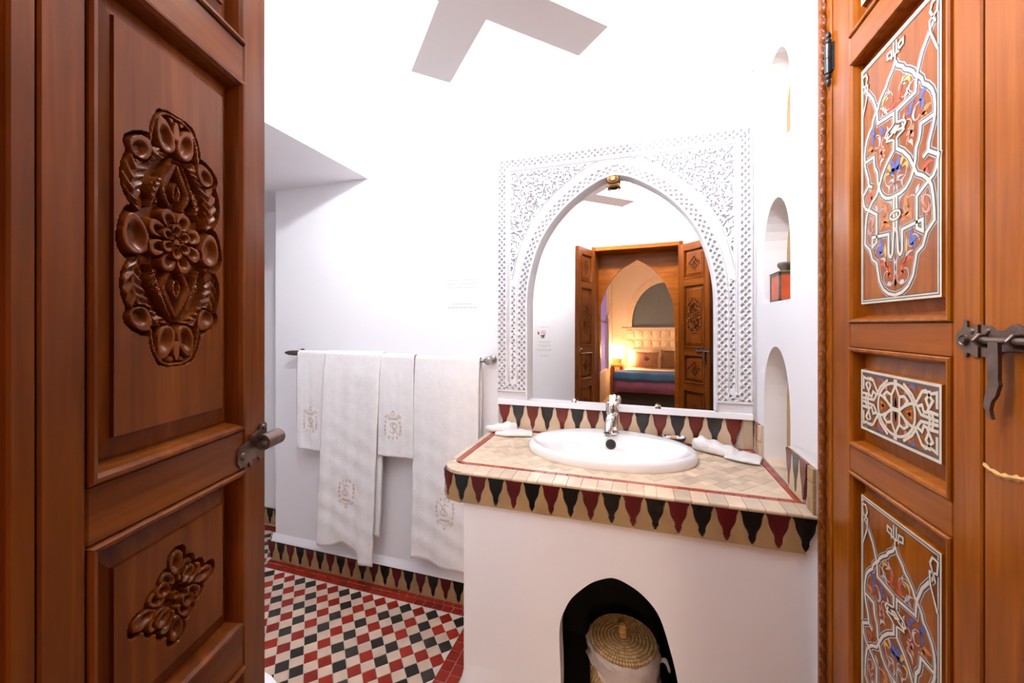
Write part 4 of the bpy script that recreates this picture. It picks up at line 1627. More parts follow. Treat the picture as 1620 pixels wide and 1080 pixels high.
rf.add([(LX0 - o_, LY0 - o_, LZ1 - .008), (LX1 + o_, LY0 - o_, LZ1 - .008), (LX1 + o_, LY1 + o_, LZ1 - .008), (LX0 - o_, LY1 + o_, LZ1 - .008),
        (LX0 + .02, LY0 + .03, LZ1 + .004), (LX1 - .02, LY0 + .03, LZ1 + .004), (LX1 - .02, LY1 - .03, LZ1 + .004), (LX0 + .02, LY1 - .03, LZ1 + .004)],
       [(0, 3, 2, 1), (4, 5, 6, 7), (0, 1, 5, 4), (1, 2, 6, 5), (2, 3, 7, 6), (3, 0, 4, 7)])
part('roof', rf, pbr('dull_brass_roof', (0.35, 0.26, 0.13), 0.5, metal=0.6, var=0.2), ln)
part('chimney_bowl', MB().lathe([(0.010, -0.004), (0.016, 0.004), (0.0225, 0.012), (0.0235, 0.021), (0.020, 0.026), (0.0, 0.028)], (0.476, 1.535, LZ1), 20), pbr('weathered_tin_bowl', (0.16, 0.14, 0.13), 0.5, metal=0.6, var=0.3, nscale=60), ln, True)

# ------------------------------------------------------------------ toilet, its rim just in view beside the open door
to = empty('toilet', (-0.95, 0.50, 0), 0, 'white ceramic toilet lid just showing below the open carved door', 'toilet')
def egg(rx, ry0, ry1, n=40):
    return [(rx * math.cos(2 * math.pi * k / n), (ry1 if math.sin(2 * math.pi * k / n) > 0 else ry0) * math.sin(2 * math.pi * k / n)) for k in range(n)]


def loft(secs, n=40):
    V, F = [], []
    for (rx, ry0, ry1, yc, z_) in secs:
        V += [(p[0], p[1] + yc, z_) for p in egg(rx, ry0, ry1, n)]
    for i in range(len(secs) - 1):
        for k in range(n):
            a, b2 = i * n + k, i * n + (k + 1) % n
            F.append((a, b2, b2 + n, a + n))
    F.append(tuple(range(n - 1, -1, -1)))
    F.append(tuple(range((len(secs) - 1) * n, len(secs) * n)))
    return MB().add(V, F)


loft([(0.11, 0.16, 0.16, 0.0, 0.0), (0.10, 0.15, 0.13, 0.0, 0.12), (0.12, 0.15, 0.17, 0.0, 0.24), (0.165, 0.15, 0.24, 0.02, 0.34), (0.178, 0.16, 0.255, 0.02, 0.395)]).build('bowl', 'ceramic', to, True)
loft([(0.182, 0.165, 0.27, 0.02, 0.396), (0.186, 0.17, 0.275, 0.02, 0.405), (0.184, 0.168, 0.273, 0.02, 0.415), (0.172, 0.155, 0.258, 0.02, 0.420)]).build('seat_lid', 'ceramic', to, True)
MB().bbox(-0.19, 0.19, -0.36, -0.19, 0.36, 0.62, 0.02).build('cistern', 'ceramic', to)
MB().bbox(-0.09, 0.09, -0.3, -0.1, 0.0, 0.37, 0.02).build('outlet', 'ceramic', to)

# ================================================================== DOORS
def rect_rings(m, x0, x1, z0, z1, prof):
    """sweep (inset_x, inset_z, y) rings round a rectangle"""
    V, F = [], []
    for (ix, iz, y_) in prof:
        V += [(x0 + ix, y_, z0 + iz), (x1 - ix, y_, z0 + iz), (x1 - ix, y_, z1 - iz), (x0 + ix, y_, z1 - iz)]
    for i in range(len(prof) - 1):
        for k in range(4):
            a, b2 = i * 4 + k, i * 4 + (k + 1) % 4
            F.append((a, b2, b2 + 4, a + 4))
    return m.add(V, F)


def cup(x, z, cx, cz, rx, rz, ang, top=0.0, hollow=0.0055, ho=0.0, ground=-0.0075, hs=0.5):
    c, s = math.cos(ang), math.sin(ang)
    u = ((x - cx) * c + (z - cz) * s) / rx
    v = (-(x - cx) * s + (z - cz) * c) / rz
    # teardrop: narrower towards +v
    k = 1 + 0.28 * v
    r = np.hypot(u * np.clip(k, 0.6, 1.6), v)
    h = ground + (top - ground) * (1 - smooth01(0.82, 1.04, r))
    h = h - hollow * (1 - smooth01(hs * 0.45, hs * 1.35, np.hypot(u * 1.1, v - ho))) * (r < 1)
    return h, r


def frond(x, z, pts, w0, w1, top=0.0, ground=-0.0075, veins=9, skew=0.9):
    D_, S_, SG_ = poly_dist(x, z, pts)
    L = sum(math.hypot(b_[0] - a[0], b_[1] - a[1]) for a, b_ in zip(pts[:-1], pts[1:]))
    t = S_ / L
    w_ = w0 + (w1 - w0) * np.sin(np.clip(t, 0, 1) * math.pi) ** 0.8
    q = D_ / np.maximum(w_, 1e-4)
    sgn = np.sign(SG_)
    vein = 0.5 + 0.5 * np.sin((t * veins + q * skew) * 2 * math.pi)
    h = ground + (top - ground) * (1 - smooth01(0.85, 1.05, q)) * (0.72 + 0.28 * vein)
    h = np.where(q < 0.16, np.maximum(h, top - 0.001), h)
    return h, q


def carve_big(x, z):
    """x,z in metres about the medallion centre -> depth (<=0), inside mask"""
    G = -0.0105
    h = np.full(x.shape, G)
    inside = np.zeros(x.shape, bool)
    mm = 0.001
    ax = np.abs(x)

    def addc(px, pz, cx, cz, rx, rz, ang, top=0.0, hollow=0.0055, ho=0.0, infl=1.22, hs=0.5):
        nonlocal h, inside
        hh, r = cup(px, pz, cx * mm, cz * mm, rx * mm, rz * mm, ang, top, hollow, ho, G, hs)
        h = np.where(r < 1.06, np.maximum(h, hh) if hollow == 0 else np.where(r < 1.0, hh, np.maximum(h, hh)), h)
        inside |= r < infl

    def addf(px, pz, pts, w0, w1, **kw):
        nonlocal h, inside
        hh, q = frond(px, pz, [(a * mm, b_ * mm) for a, b_ in pts], w0 * mm, w1 * mm, ground=G, **kw)
        h = np.maximum(h, hh)
        inside |= q < 1.35
    inside |= (ax / 0.050) ** 2 + (z / 0.112) ** 2 < 1
    # fronds above and below, left and right
    for sz in (1, -1):
        zz = z * sz
        addf(ax, zz, catmull([(12, 92), (32, 84), (44, 66), (48, 44), (42, 24)], 5), 4, 11, veins=8)
        addf(ax, zz, catmull([(4, 90), (13, 74), (22, 52), (30, 30)], 5), 1.2, 2.2, veins=0)
        addf(ax, zz, catmull([(20, 62), (27, 46), (24, 36)], 4), 2, 4.5, veins=4)
        # central flame: two hollow blades
        addf(ax, zz, catmull([(1, 84), (9, 68), (15, 52), (8, 36)], 5), 2, 4.6, veins=0)
        addf(ax, zz, catmull([(0, 64), (4, 54), (2, 44)], 4), 1, 2.4, veins=0)
        # outer end buds
        addc(ax, zz, 39, 88, 12.5, 15, R(35), 0.0, 0.006, -0.25)
        addc(ax, zz, 13, 112, 12, 21, R(-14), 0.0, 0.006, -0.1)
        addf(ax, zz, catmull([(0, 136.5), (10, 136), (20, 130), (27, 116), (30, 96)], 5), 1.8, 2.6, veins=0)
        addc(ax, zz, 0, 122, 5, 12, 0, 0.0, 0.0)
    # side buds
    addc(ax, z, 46, -2, 15.5, 23, R(-8), 0.0008, 0.0062, -0.1, 1.2, 0.55)
    # rosette: outer then inner petals
    for k in range(8):
        a = R(22.5 + 45 * k)
        cx_, cz_ = 23 * math.cos(a), 25 * math.sin(a) - 1
        addc(x, z, cx_, cz_, 9.5, 12.5, a - math.pi / 2 + math.pi, 0.0, 0.0058, 0.15)
    for k in range(6):
        a = R(30 + 60 * k)
        cx_, cz_ = 11.5 * math.cos(a), 12.5 * math.sin(a) - 1
        addc(x, z, cx_, cz_, 6.8, 8.6, a - math.pi / 2 + math.pi, 0.001, 0.0055, 0.1)
    addc(x, z, 0, -1, 4.2, 4.2, 0, 0.0006, 0.0)
    return h, inside


def carve_small(x, z):
    G = -0.0092
    h = np.full(x.shape, G)
    inside = np.zeros(x.shape, bool)
    mm = 0.001

    def addc(cx, cz, rx, rz, ang, top=0.0, hollow=0.0052, ho=0.0, infl=1.2):
        nonlocal h, inside
        hh, r = cup(x, z, cx * mm, cz * mm, rx * mm, rz * mm, ang, top, hollow, ho, G)
        h = np.where(r < 1.0, hh, np.maximum(h, hh))
        inside |= r < infl
    for k in range(4):
        a = R(90 * k)
        addc(36 * math.cos(a), 36 * math.sin(a), 9.5, 15, a - math.pi / 2 + math.pi)
    for k in range(4):
        for s in (-1, 1):
            a = R(90 * k + s * 24)
            addc(25 * math.cos(a), 25 * math.sin(a), 7.5, 13, a - math.pi / 2 + math.pi + s * 0.35)
    for k in range(4):
        a = R(45 + 90 * k)
        addc(21 * math.cos(a), 21 * math.sin(a), 8.5, 11, a - math.pi / 2 + math.pi)
    addc(0, 0, 5, 5, 0, 0.0, 0.003)
    inside |= np.abs(x) + np.abs(z) < 0.030
    return h, inside


LW, LT = 0.287, 0.034
STL, STR = 0.052, 0.242
OPEN = [(1.719, 1.940, 's'), (1.199, 1.669, 'b'), (0.935, 1.145, 's'), (0.405, 0.880, 'b'), (0.15, 0.355, 's')]
RAILS = [(1.940, 1.990), (1.669, 1.719), (1.145, 1.199), (0.880, 0.935), (0.355, 0.405), (0.012, 0.15)]


def carved_leaf(name, loc, rz, label, mirror=False):
    root = empty(name, loc, rz, label, 'door', kind='structure')
    s1 = MB().bbox(0.0, 0.0172, 0.0, LT, 0.012, 1.99, 0.0018)
    s1.bbox(0.0180, STL - 0.0006, -0.0006, LT, 0.012, 1.99, 0.0018)
    s1.build('stile', 'wood_v', root)
    MB().bbox(STR + 0.0006, LW, 0.0, LT, 0.012, 1.99, 0.002).build('stile', 'wood_v', root)
    for (a, b_) in RAILS:
        MB().bbox(STL, STR, 0.0002, LT, a + .0005, b_ - .0005, 0.0016).build('rail', 'wood_h', root)
    cache = {}
    for (z0, z1, kd) in OPEN:
        m = MB()
        rect_rings(m, STL, STR, z0, z1, [(0, 0, 0.002), (0.0, 0.0, -0.0022), (0.0022, 0.0022, -0.0042), (0.0055, 0.0055, -0.0038), (0.0085, 0.0085, 0.0005), (0.0105, 0.0105, 0.007), (0.0125, 0.0125, 0.0165)])
        m.build('panel_moulding', 'wood_v', root)
        ix, iz = (0.0285, 0.036) if kd == 'b' else (0.0285, 0.034)
        YFd = 0.0065
        m = MB()
        rect_rings(m, STL, STR, z0, z1, [(0.0, 0.0, 0.0165), (0.0155, 0.0155, 0.0165), (0.0158, 0.0158, 0.0145), (ix - 0.0008, iz - 0.0008, YFd + 0.0035), (ix, iz, YFd)])
        m.box(STL, STR, 0.0175, 0.027, z0, z1)
        m.build('panel_bevel', 'wood_v', root)
        xa, xb, za, zb = STL + ix, STR - ix, z0 + iz, z1 - iz
        res = 0.0011
        nx_ = int((xb - xa) / res) + 1
        nz_ = int((zb - za) / res) + 1
        key = (kd, nz_)
        X_, Z_ = np.meshgrid(np.linspace(xa, xb, nx_), np.linspace(za, zb, nz_))
        xc_, zc_ = (xa + xb) / 2, (za + zb) / 2
        h_, ins = (carve_big if kd == 'b' else carve_small)(X_ - xc_, Z_ - zc_)
        # soft shoulder at the outline: distance by box-blurring the mask
        mk = ins.astype(float)
        for _ in range(2):
            mk = (mk + np.roll(mk, 1, 0) + np.roll(mk, -1, 0) + np.roll(mk, 1, 1) + np.roll(mk, -1, 1)) / 5
        hh = h_ * smooth01(0.45, 1.0, mk)
        P_ = np.stack([X_, YFd - hh, Z_], -1)
        ci = ins[:-1, :-1] | ins[1:, 1:] | ins[:-1, 1:] | ins[1:, :-1]
        put('panel_field', grid_mesh('panel_field', P_, keep=~ci), 'wood_v', root, True)
        put('carved_medallion', grid_mesh('carved_medallion', P_, keep=ci), 'wood_v', root, True)
    return root


HX, HY = -0.442, 0.161
ANG = math.atan2(0.276, -0.079)
door1 = carved_leaf('door_1', (HX, HY, 0), ANG, 'open carved wooden door leaf filling the left of the view')
# keeper on its free edge
kp = [(0.228, 1.158), (0.233, 1.150), (0.243, 1.149), (0.249, 1.153), (0.252, 1.145), (0.258, 1.146), (0.256, 1.154), (0.268, 1.153), (0.272, 1.148), (0.279, 1.150), (0.276, 1.157), (0.285, 1.160),
      (0.2865, 1.196), (0.279, 1.203), (0.272, 1.199), (0.270, 1.191), (0.258, 1.186), (0.252, 1.189), (0.250, 1.181), (0.243, 1.180), (0.234, 1.176), (0.229, 1.168)]
kd_ = empty('iron_keeper', (0, 0, 0))
C.objects.unlink(kd_)
bpy.data.objects.remove(kd_)
kpo = MB().prism(kp, -0.0026, 0.0, 'y').build('keeper_plate', 'iron', door1)
tb = MB()
V, F = [], []
for (s_, r_) in ((0.262, 0.0112), (0.262, 0.0072), (0.262, 0.0072), (0.297, 0.0072), (0.297, 0.0112), (0.262, 0.0112)):
    for k in range(20):
        a = 2 * math.pi * k / 20
        V.append((s_, -0.0125 + r_ * math.cos(a), 1.1755 + r_ * math.sin(a)))
for i in range(5):
    for k in range(20):
        a, b2 = i * 20 + k, i * 20 + (k + 1) % 20
        F.append((a, b2, b2 + 20, a + 20))
tb.add(V, F)
tb.build('keeper_ring', 'iron', kpo, True)
MB().lathe([(0.0, -0.004), (0.004, -0.0035), (0.0055, 0.0)], (0.2375, -0.0026, 1.164), 14, axis='y').build('screw_head', 'iron', kpo, True)
MB().lathe([(0.0, -0.003), (0.003, -0.0025), (0.004, 0.0)], (0.2785, -0.0026, 1.194), 12, axis='y').build('screw_head', 'iron', kpo, True)

# the other leaf: a mirrored copy, folded back towards the cupboard, seen only in the mirror
door2 = empty('door_2', (0.2, HY, 0), R(46), 'open carved door leaf with iron bolt, seen at the right of the mirror', 'door', kind='structure')
door2.scale = (1, -1, 1)
for ch in list(door1.children):
    if not ch.name.startswith('keeper'):
        copy_of(ch, door2)


# iron slide bolt (shared between the carved leaf and the cupboard)
def slide_bolt(parent, s0, z0, d=1, y0=0.0):
    """free end at s0, running in direction d"""
    def X(u):
        return s0 + d * u
    pl = [(0.0, -0.021), (0.012, -0.024), (0.020, -0.020), (0.030, -0.014), (0.046, -0.0125), (0.075, -0.0125), (0.095, -0.018), (0.103, -0.012), (0.112, -0.018), (0.120, -0.004),
          (0.120, 0.010), (0.112, 0.022), (0.103, 0.016), (0.094, 0.024), (0.078, 0.016), (0.060, 0.016), (0.050, 0.021), (0.042, 0.019), (0.034, 0.013), (0.020, 0.0125), (0.012, 0.019), (0.0, 0.020)]
    bp_ = MB().prism([(X(u), z0 + v) for u, v in pl], y0 - 0.0028, y0, 'y').build('bolt_plate', 'iron', parent)
    MB().tube([(X(-0.006), y0 - 0.009, z0), (X(0.002), y0 - 0.009, z0), (X(0.11), y0 - 0.009, z0)], [0.0012, 0.0042, 0.0045], 12).build('bolt_rod', 'iron', bp_, True)
    for u in (0.008, 0.056, 0.100):
        mm_ = MB()
        mm_.tube([(X(u), y0 - 0.001, z0 - 0.0075), (X(u), y0 - 0.0105, z0 - 0.0065), (X(u), y0 - 0.0155, z0), (X(u), y0 - 0.0105, z0 + 0.0065), (X(u), y0 - 0.001, z0 + 0.0075)], 0.0026, 8)
        mm_.build('guide_loop', 'iron', bp_, True)
    hd_ = [(0.029, -0.002), (0.043, -0.002), (0.044, -0.03), (0.0435, -0.048), (0.045, -0.053), (0.040, -0.068), (0.034, -0.076), (0.0315, -0.086), (0.033, -0.093), (0.035, -0.098), (0.032, -0.098), (0.027, -0.091), (0.0225, -0.084), (0.024, -0.073), (0.027, -0.06), (0.0305, -0.053), (0.0285, -0.045), (0.028, -0.03)]
    MB().prism([(X(u), z0 + v) for u, v in hd_], y0 - 0.0155, y0 - 0.0115, 'y').build('bolt_handle', 'iron', bp_)
    for (u, v) in ((0.010, 0.012), (0.010, -0.014), (0.070, 0.010), (0.070, -0.008)):
        MB().lathe([(0.0, -0.0022), (0.0028, -0.0018), (0.0036, 0.0)], (X(u), y0 - 0.0028, z0 + v), 10, axis='y').build('screw_head', 'iron', bp_, True)
    return bp_


slide_bolt(door2, 0.287, 1.176, -1)

# door frame to the bedroom: jambs, header, arched wooden fascia
df = empty('door_frame', (-0.12, 0.0, 0), 0, 'wooden door frame with a pointed horseshoe arch, seen in the mirror', 'door frame')
part('jamb', MB().bbox(-0.475, -0.447, -0.16, 0.150, 0, 2.03, 0.003), 'wood_v', df)
part('jamb', MB().bbox(0.207, 0.235, -0.16, 0.150, 0, 2.03, 0.003), 'wood_v', df)
part('header', MB().bbox(-0.475, 0.235, -0.16, 0.135, 1.995, 2.03, 0.003), 'pwood_h', df)
FA = [(0.180, 0.0), (0.180, 1.405), (0.166, 1.418), (0.172, 1.432), (0.178, 1.49), (0.166, 1.56), (0.144, 1.63), (0.112, 1.71), (0.062, 1.79), (-0.01, 1.865), (-0.075, 1.912), (-0.12, 1.938)]
FL = [(-0.24 - x_, z_) for x_, z_ in FA[::-1]]
FL = [(x_ - 0.02 if z_ < 1.9 else x_, z_) for x_, z_ in FL]
part('arched_fascia', MB().prism([(-0.447, 0.0), (-0.447, 1.995), (0.207, 1.995), (0.207, 0.0)] + FA + FL[1:], -0.085, -0.055, 'y'), 'pwood_h', df)
# (the polygon closes along the floor between the two jamb strips)

# ------------------------------------------------------------------ painted cupboard doors on the right wall
PW = 0.4155
PS0, PS1 = 0.078, 0.3644
POPEN = [(1.957, 2.165, 'm'), (1.346, 1.902, 'b'), (1.085, 1.2935, 'm'), (0.470, 1.0305, 'b'), (0.205, 0.415, 'm')]
PRAILS = [(2.165, 2.215), (1.902, 1.957), (1.2935, 1.346), (1.0305, 1.085), (0.415, 0.470), (0.015, 0.205)]

D_LOBE = [(0.0, 0.90), (0.056, 0.876), (0.185, 0.853), (0.227, 0.837), (0.336, 0.819), (0.429, 0.799), (0.468, 0.781), (0.544, 0.768), (0.619, 0.748), (0.643, 0.728), (0.739, 0.709), (0.82, 0.685), (0.866, 0.658), (0.884, 0.625), (0.877, 0.597)]
D_IN = [(0.877, 0.597), (0.594, 0.597), (0.582, 0.567), (0.557, 0.546), (0.494, 0.524), (0.476, 0.481), (0.42, 0.446), (0.359, 0.423), (0.26, 0.404), (0.127, 0.395), (0.0, 0.395)]
D_DIAG = [(0.86, 0.905), (0.624, 0.835), (0.507, 0.774), (0.481, 0.720), (0.04, 0.709), (0.04, 0.668)]
D_OVAL = [(0.04, 0.607), (0.04, 0.568), (0.199, 0.541), (0.336, 0.507), (0.442, 0.464), (0.507, 0.434), (0.643, 0.416), (0.763, 0.39)]
D_HORN = [(0.884, 0.596), (0.854, 0.567), (0.809, 0.542), (0.763, 0.516), (0.751, 0.49), (0.643, 0.477)]
D_HORN2 = [(0.751, 0.49), (0.95, 0.458), (0.91, 0.421), (0.854, 0.40), (0.763, 0.39)]
D_LOW = [(0.763, 0.39), (0.51, 0.355), (0.51, 0.245), (0.641, 0.229), (0.635, 0.269), (0.172, 0.259), (0.172, 0.185), (0.145, 0.171), (0.11, 0.169), (0.07, 0.183), (0.045, 0.258), (0.0, 0.275)]
D_OUTER = [(0.763, 0.39), (0.814, 0.369), (0.85, 0.33), (0.867, 0.289), (0.874, 0.252), (0.716, 0.221), (0.641, 0.179), (0.51, 0.16), (0.47, 0.123), (0.429, 0.085), (0.317, 0.049), (0.172, 0.03), (0.0, 0.022)]
D_STEM = [(0.035, 0.395), (0.035, 0.351), (0.035, 0.268)]
D_TOPX = [(0.0, 0.90), (0.0, 0.925), (0.20, 0.935), (0.20, 0.955), (0.09, 0.952), (0.09, 0.918)]
D_TOPY = [(0.035, 0.925), (0.035, 0.975)]
D_CORN = [(0.94, 0.80), (0.80, 0.872), (0.78, 0.915), (0.93, 0.925), (0.95, 0.965), (0.84, 0.968), (0.79, 0.945), (0.90, 0.895)]
D_KNOT = [[(0.04, 0.668), (0.10, 0.662), (0.22, 0.655), (0.26, 0.64), (0.2, 0.628), (0.08, 0.634), (0.0, 0.645), (-0.08, 0.634)], [(0.0, 0.655), (0.09, 0.645), (0.0, 0.632), (-0.09, 0.645), (0.0, 0.655)], [(0.04, 0.607), (0.1, 0.613), (0.22, 0.62), (0.18, 0.648)]]
D_KNOT2 = [arc(0.0, 0.322, 0.13, 0.016, 0, 360, 12)]
D_SIDE = [(0.95, 0.70), (0.90, 0.66)]


def scroll(cx, cz, s, rot, turns=0.9, n=14, flip=1):
    out = []
    for i in range(n + 1):
        t = i / n
        a = R(rot) + flip * t * turns * 2 * math.pi
        r_ = s * (1 - 0.75 * t)
        out.append((cx + r_ * math.cos(a), cz + r_ * math.sin(a)))
    return out


def leafpoly(cx, cz, L, w_, rot, bend=0.25):
    top_, bot = [], []
    for i in range(9):
        t = i / 8
        x_ = (t - 0.5) * L
        b_ = bend * L * (math.sin(t * math.pi) - 0.5)
        hw = w_ * math.sin(min(1, t * 1.02 + 0.02) * math.pi) ** 0.8 * 0.5
        top_.append((x_, b_ + hw))
        bot.append((x_, b_ - hw))
    c, s = math.cos(R(rot)), math.sin(R(rot))
    return [(cx + x_ * c - y_ * s, cz + x_ * s + y_ * c) for x_, y_ in top_ + bot[::-1]]


def painted_big(root, x0, x1, z0, z1, yf):
    """strapwork and flowers on the raised field x0..x1, z0..z1"""
    xc_, hw, hh = (x0 + x1) / 2, (x1 - x0) / 2, z1 - z0

    def T(p, s):
        return (xc_ + s * p[0] * hw, z0 + p[1] * hh)
    strap = []
    for D_ in (D_LOBE, D_IN, D_DIAG, D_OVAL, D_HORN, D_HORN2, D_LOW, D_OUTER, D_STEM):
        for s in (1, -1):
            strap.append(([T(p, s) for p in D_], False))
    knots = []
    for D_ in D_KNOT + D_KNOT2 + [D_TOPX, D_TOPY, D_CORN]:
        for s in (1, -1):
            knots.append([T(p, s) for p in D_])
    e_ = 0.0062
    rectp = [(x0 + e_, z0 + e_), (x1 - e_, z0 + e_), (x1 - e_, z1 - e_), (x0 + e_, z1 - e_)]
    halo, dark, white = MB(), MB(), MB()
    for (pts, cl) in strap:
        halo.ribbon(pts, 0.0136, yf - 0.00015, cl)
        dark.ribbon(pts, 0.0106, yf - 0.00045, cl)
        white.ribbon(pts, 0.0054, yf - 0.00080, cl)
    for pts in knots:
        dark.ribbon(pts, 0.0066, yf - 0.00090)
        white.ribbon(pts, 0.0036, yf - 0.00105)
    dark.ribbon(rectp, 0.0062, yf - 0.00032, True)
    e2 = 0.0018
    white.ribbon([(x0 + e2, z0 + e2), (x1 - e2, z0 + e2), (x1 - e2, z1 - e2), (x0 + e2, z1 - e2)], 0.0046, yf - 0.0003, True)
    white.ribbon(rectp, 0.0022, yf - 0.0006, True)
    halo.build('pale_outline', 'p_pale', root)
    dark.build('dark_outline', 'p_dark', root)
    white.build('white_strapwork', 'p_white', root)
    fl = {k: MB() for k in ('p_blue', 'p_red', 'p_orange', 'p_pink', 'p_yellow', 'p_pale')}

    def pp(mat, poly_, s):
        # poly_ in metres relative: mirror about xc_
        q = [(xc_ + s * (p[0]), y_, p[1]) for p in poly_ for y_ in (yf - 0.0004,)]
        fl[mat].add(q, [tuple(range(len(q)))])

    def PT(u, v):
        return (u * hw, z0 + v * hh)
    for s in (1, -1):
        for (u, v, L, w_, rot, bend, mat) in (
                (0.66, 0.690, .036, .009, 35, .35, 'p_blue'), (0.60, 0.665, .026, .008, 110, -.3, 'p_blue'), (0.40, 0.682, .022, .008, 60, .3, 'p_blue'), (0.33, 0.670, .018, .006, 130, .3, 'p_blue'),
                (0.70, 0.632, .030, .010, 30, .2, 'p_orange'), (0.66, 0.622, .020, .006, -20, .2, 'p_orange'),
                (0.40, 0.600, .018, .009, 60, 0, 'p_pink'), (0.40, 0.585, .018, .008, -60, 0, 'p_pink'), (0.33, 0.595, .015, .008, 10, 0, 'p_pink'), (0.30, 0.572, .016, .006, 70, 0, 'p_pink'),
                (0.74, 0.440, .030, .009, 30, .4, 'p_red'), (0.70, 0.428, .018, .007, -30, .2, 'p_red'),
                (0.14, 0.770, .030, .008, 70, .35, 'p_red'), (0.11, 0.745, .020, .007, 20, -.3, 'p_red'),
                (0.28, 0.785, .030, .007, -40, .4, 'p_yellow'), (0.36, 0.755, .024, .006, 60, .4, 'p_pale'), (0.20, 0.800, .022, .006, 110, .3, 'p_pale'), (0.30, 0.735, .024, .006, 10, .4, 'p_pale'),
                (0.07, 0.510, .030, .012, 75, .1, 'p_blue'), (0.09, 0.490, .022, .009, -20, .2, 'p_blue'), (0.20, 0.510, .028, .008, 40, .4, 'p_yellow'), (0.25, 0.485, .022, .007, -30, .4, 'p_yellow'),
                (0.10, 0.450, .026, .005, 30, .4, 'p_pale'), (0.20, 0.435, .022, .005, 70, .4, 'p_pale'), (0.04, 0.430, .020, .005, 90, .1, 'p_pale'),
                (0.30, 0.360, .030, .009, 80, .4, 'p_orange'), (0.25, 0.325, .028, .009, 40, -.4, 'p_orange'), (0.32, 0.300, .026, .009, -30, .3, 'p_orange'), (0.20, 0.292, .018, .006, 10, .2, 'p_orange'),
                (0.68, 0.335, .028, .008, 80, .45, 'p_pink'), (0.72, 0.300, .024, .007, 60, -.4, 'p_pink'), (0.66, 0.275, .020, .006, 20, .3, 'p_pink'),
                (0.38, 0.225, .034, .008, 80, .1, 'p_blue'), (0.46, 0.203, .024, .009, 40, .5, 'p_blue'), (0.43, 0.190, .018, .007, -40, .4, 'p_blue'),
                (0.27, 0.200, .030, .006, 88, .0, 'p_yellow'),
                (0.30, 0.138, .036, .009, 28, .3, 'p_red'), (0.20, 0.118, .026, .008, 80, .4, 'p_red'), (0.17, 0.098, .018, .007, 20, .3, 'p_red'),
                (0.02, 0.075, .024, .008, 70, .1, 'p_pink'), (0.03, 0.130, .040, .006, 86, .1, 'p_pale'), (0.32, 0.160, .028, .006, 40, .3, 'p_pale'), (0.16, 0.068, .014, .009, 20, 0, 'p_pale'),
                (0.45, 0.645, .022, .006, 80, .3, 'p_pale'), (0.36, 0.555, .022, .006, -40, .3, 'p_pale'), (0.22, 0.660, .020, .006, 100, .3, 'p_pale'), (0.52, 0.380, .018, .008, 60, .1, 'p_pale'), (0.14, 0.375, .02, .006, 40, .3, 'p_pale')):
            c_ = PT(u, v)
            pp(mat, leafpoly(c_[0], c_[1], L, w_, rot, bend), s)
        for (u, v, sc, rot, fp) in ((0.52, 0.640, .020, 40, 1), (0.30, 0.62, .018, 200, -1), (0.22, 0.765, .024, 60, 1), (0.33, 0.33, .022, 30, 1), (0.68, 0.31, .020, 120, -1), (0.40, 0.20, .018, 0, 1), (0.20, 0.10, .022, 200, 1), (0.12, 0.47, .018, 20, -1)):
            c_ = PT(u, v)
            pts = [(xc_ + s * p[0], p[1]) for p in scroll(c_[0], c_[1], sc, rot, 0.8, 12, fp)]
            fl['p_pale'].ribbon(pts, 0.0017, yf - 0.00028)
    for mat, b_ in fl.items():
        b_.build({'p_blue': 'blue_leaves', 'p_red': 'red_leaves', 'p_orange': 'orange_leaves', 'p_pink': 'pink_flowers', 'p_yellow': 'yellow_leaves', 'p_pale': 'pale_stems'}[mat], mat, root)


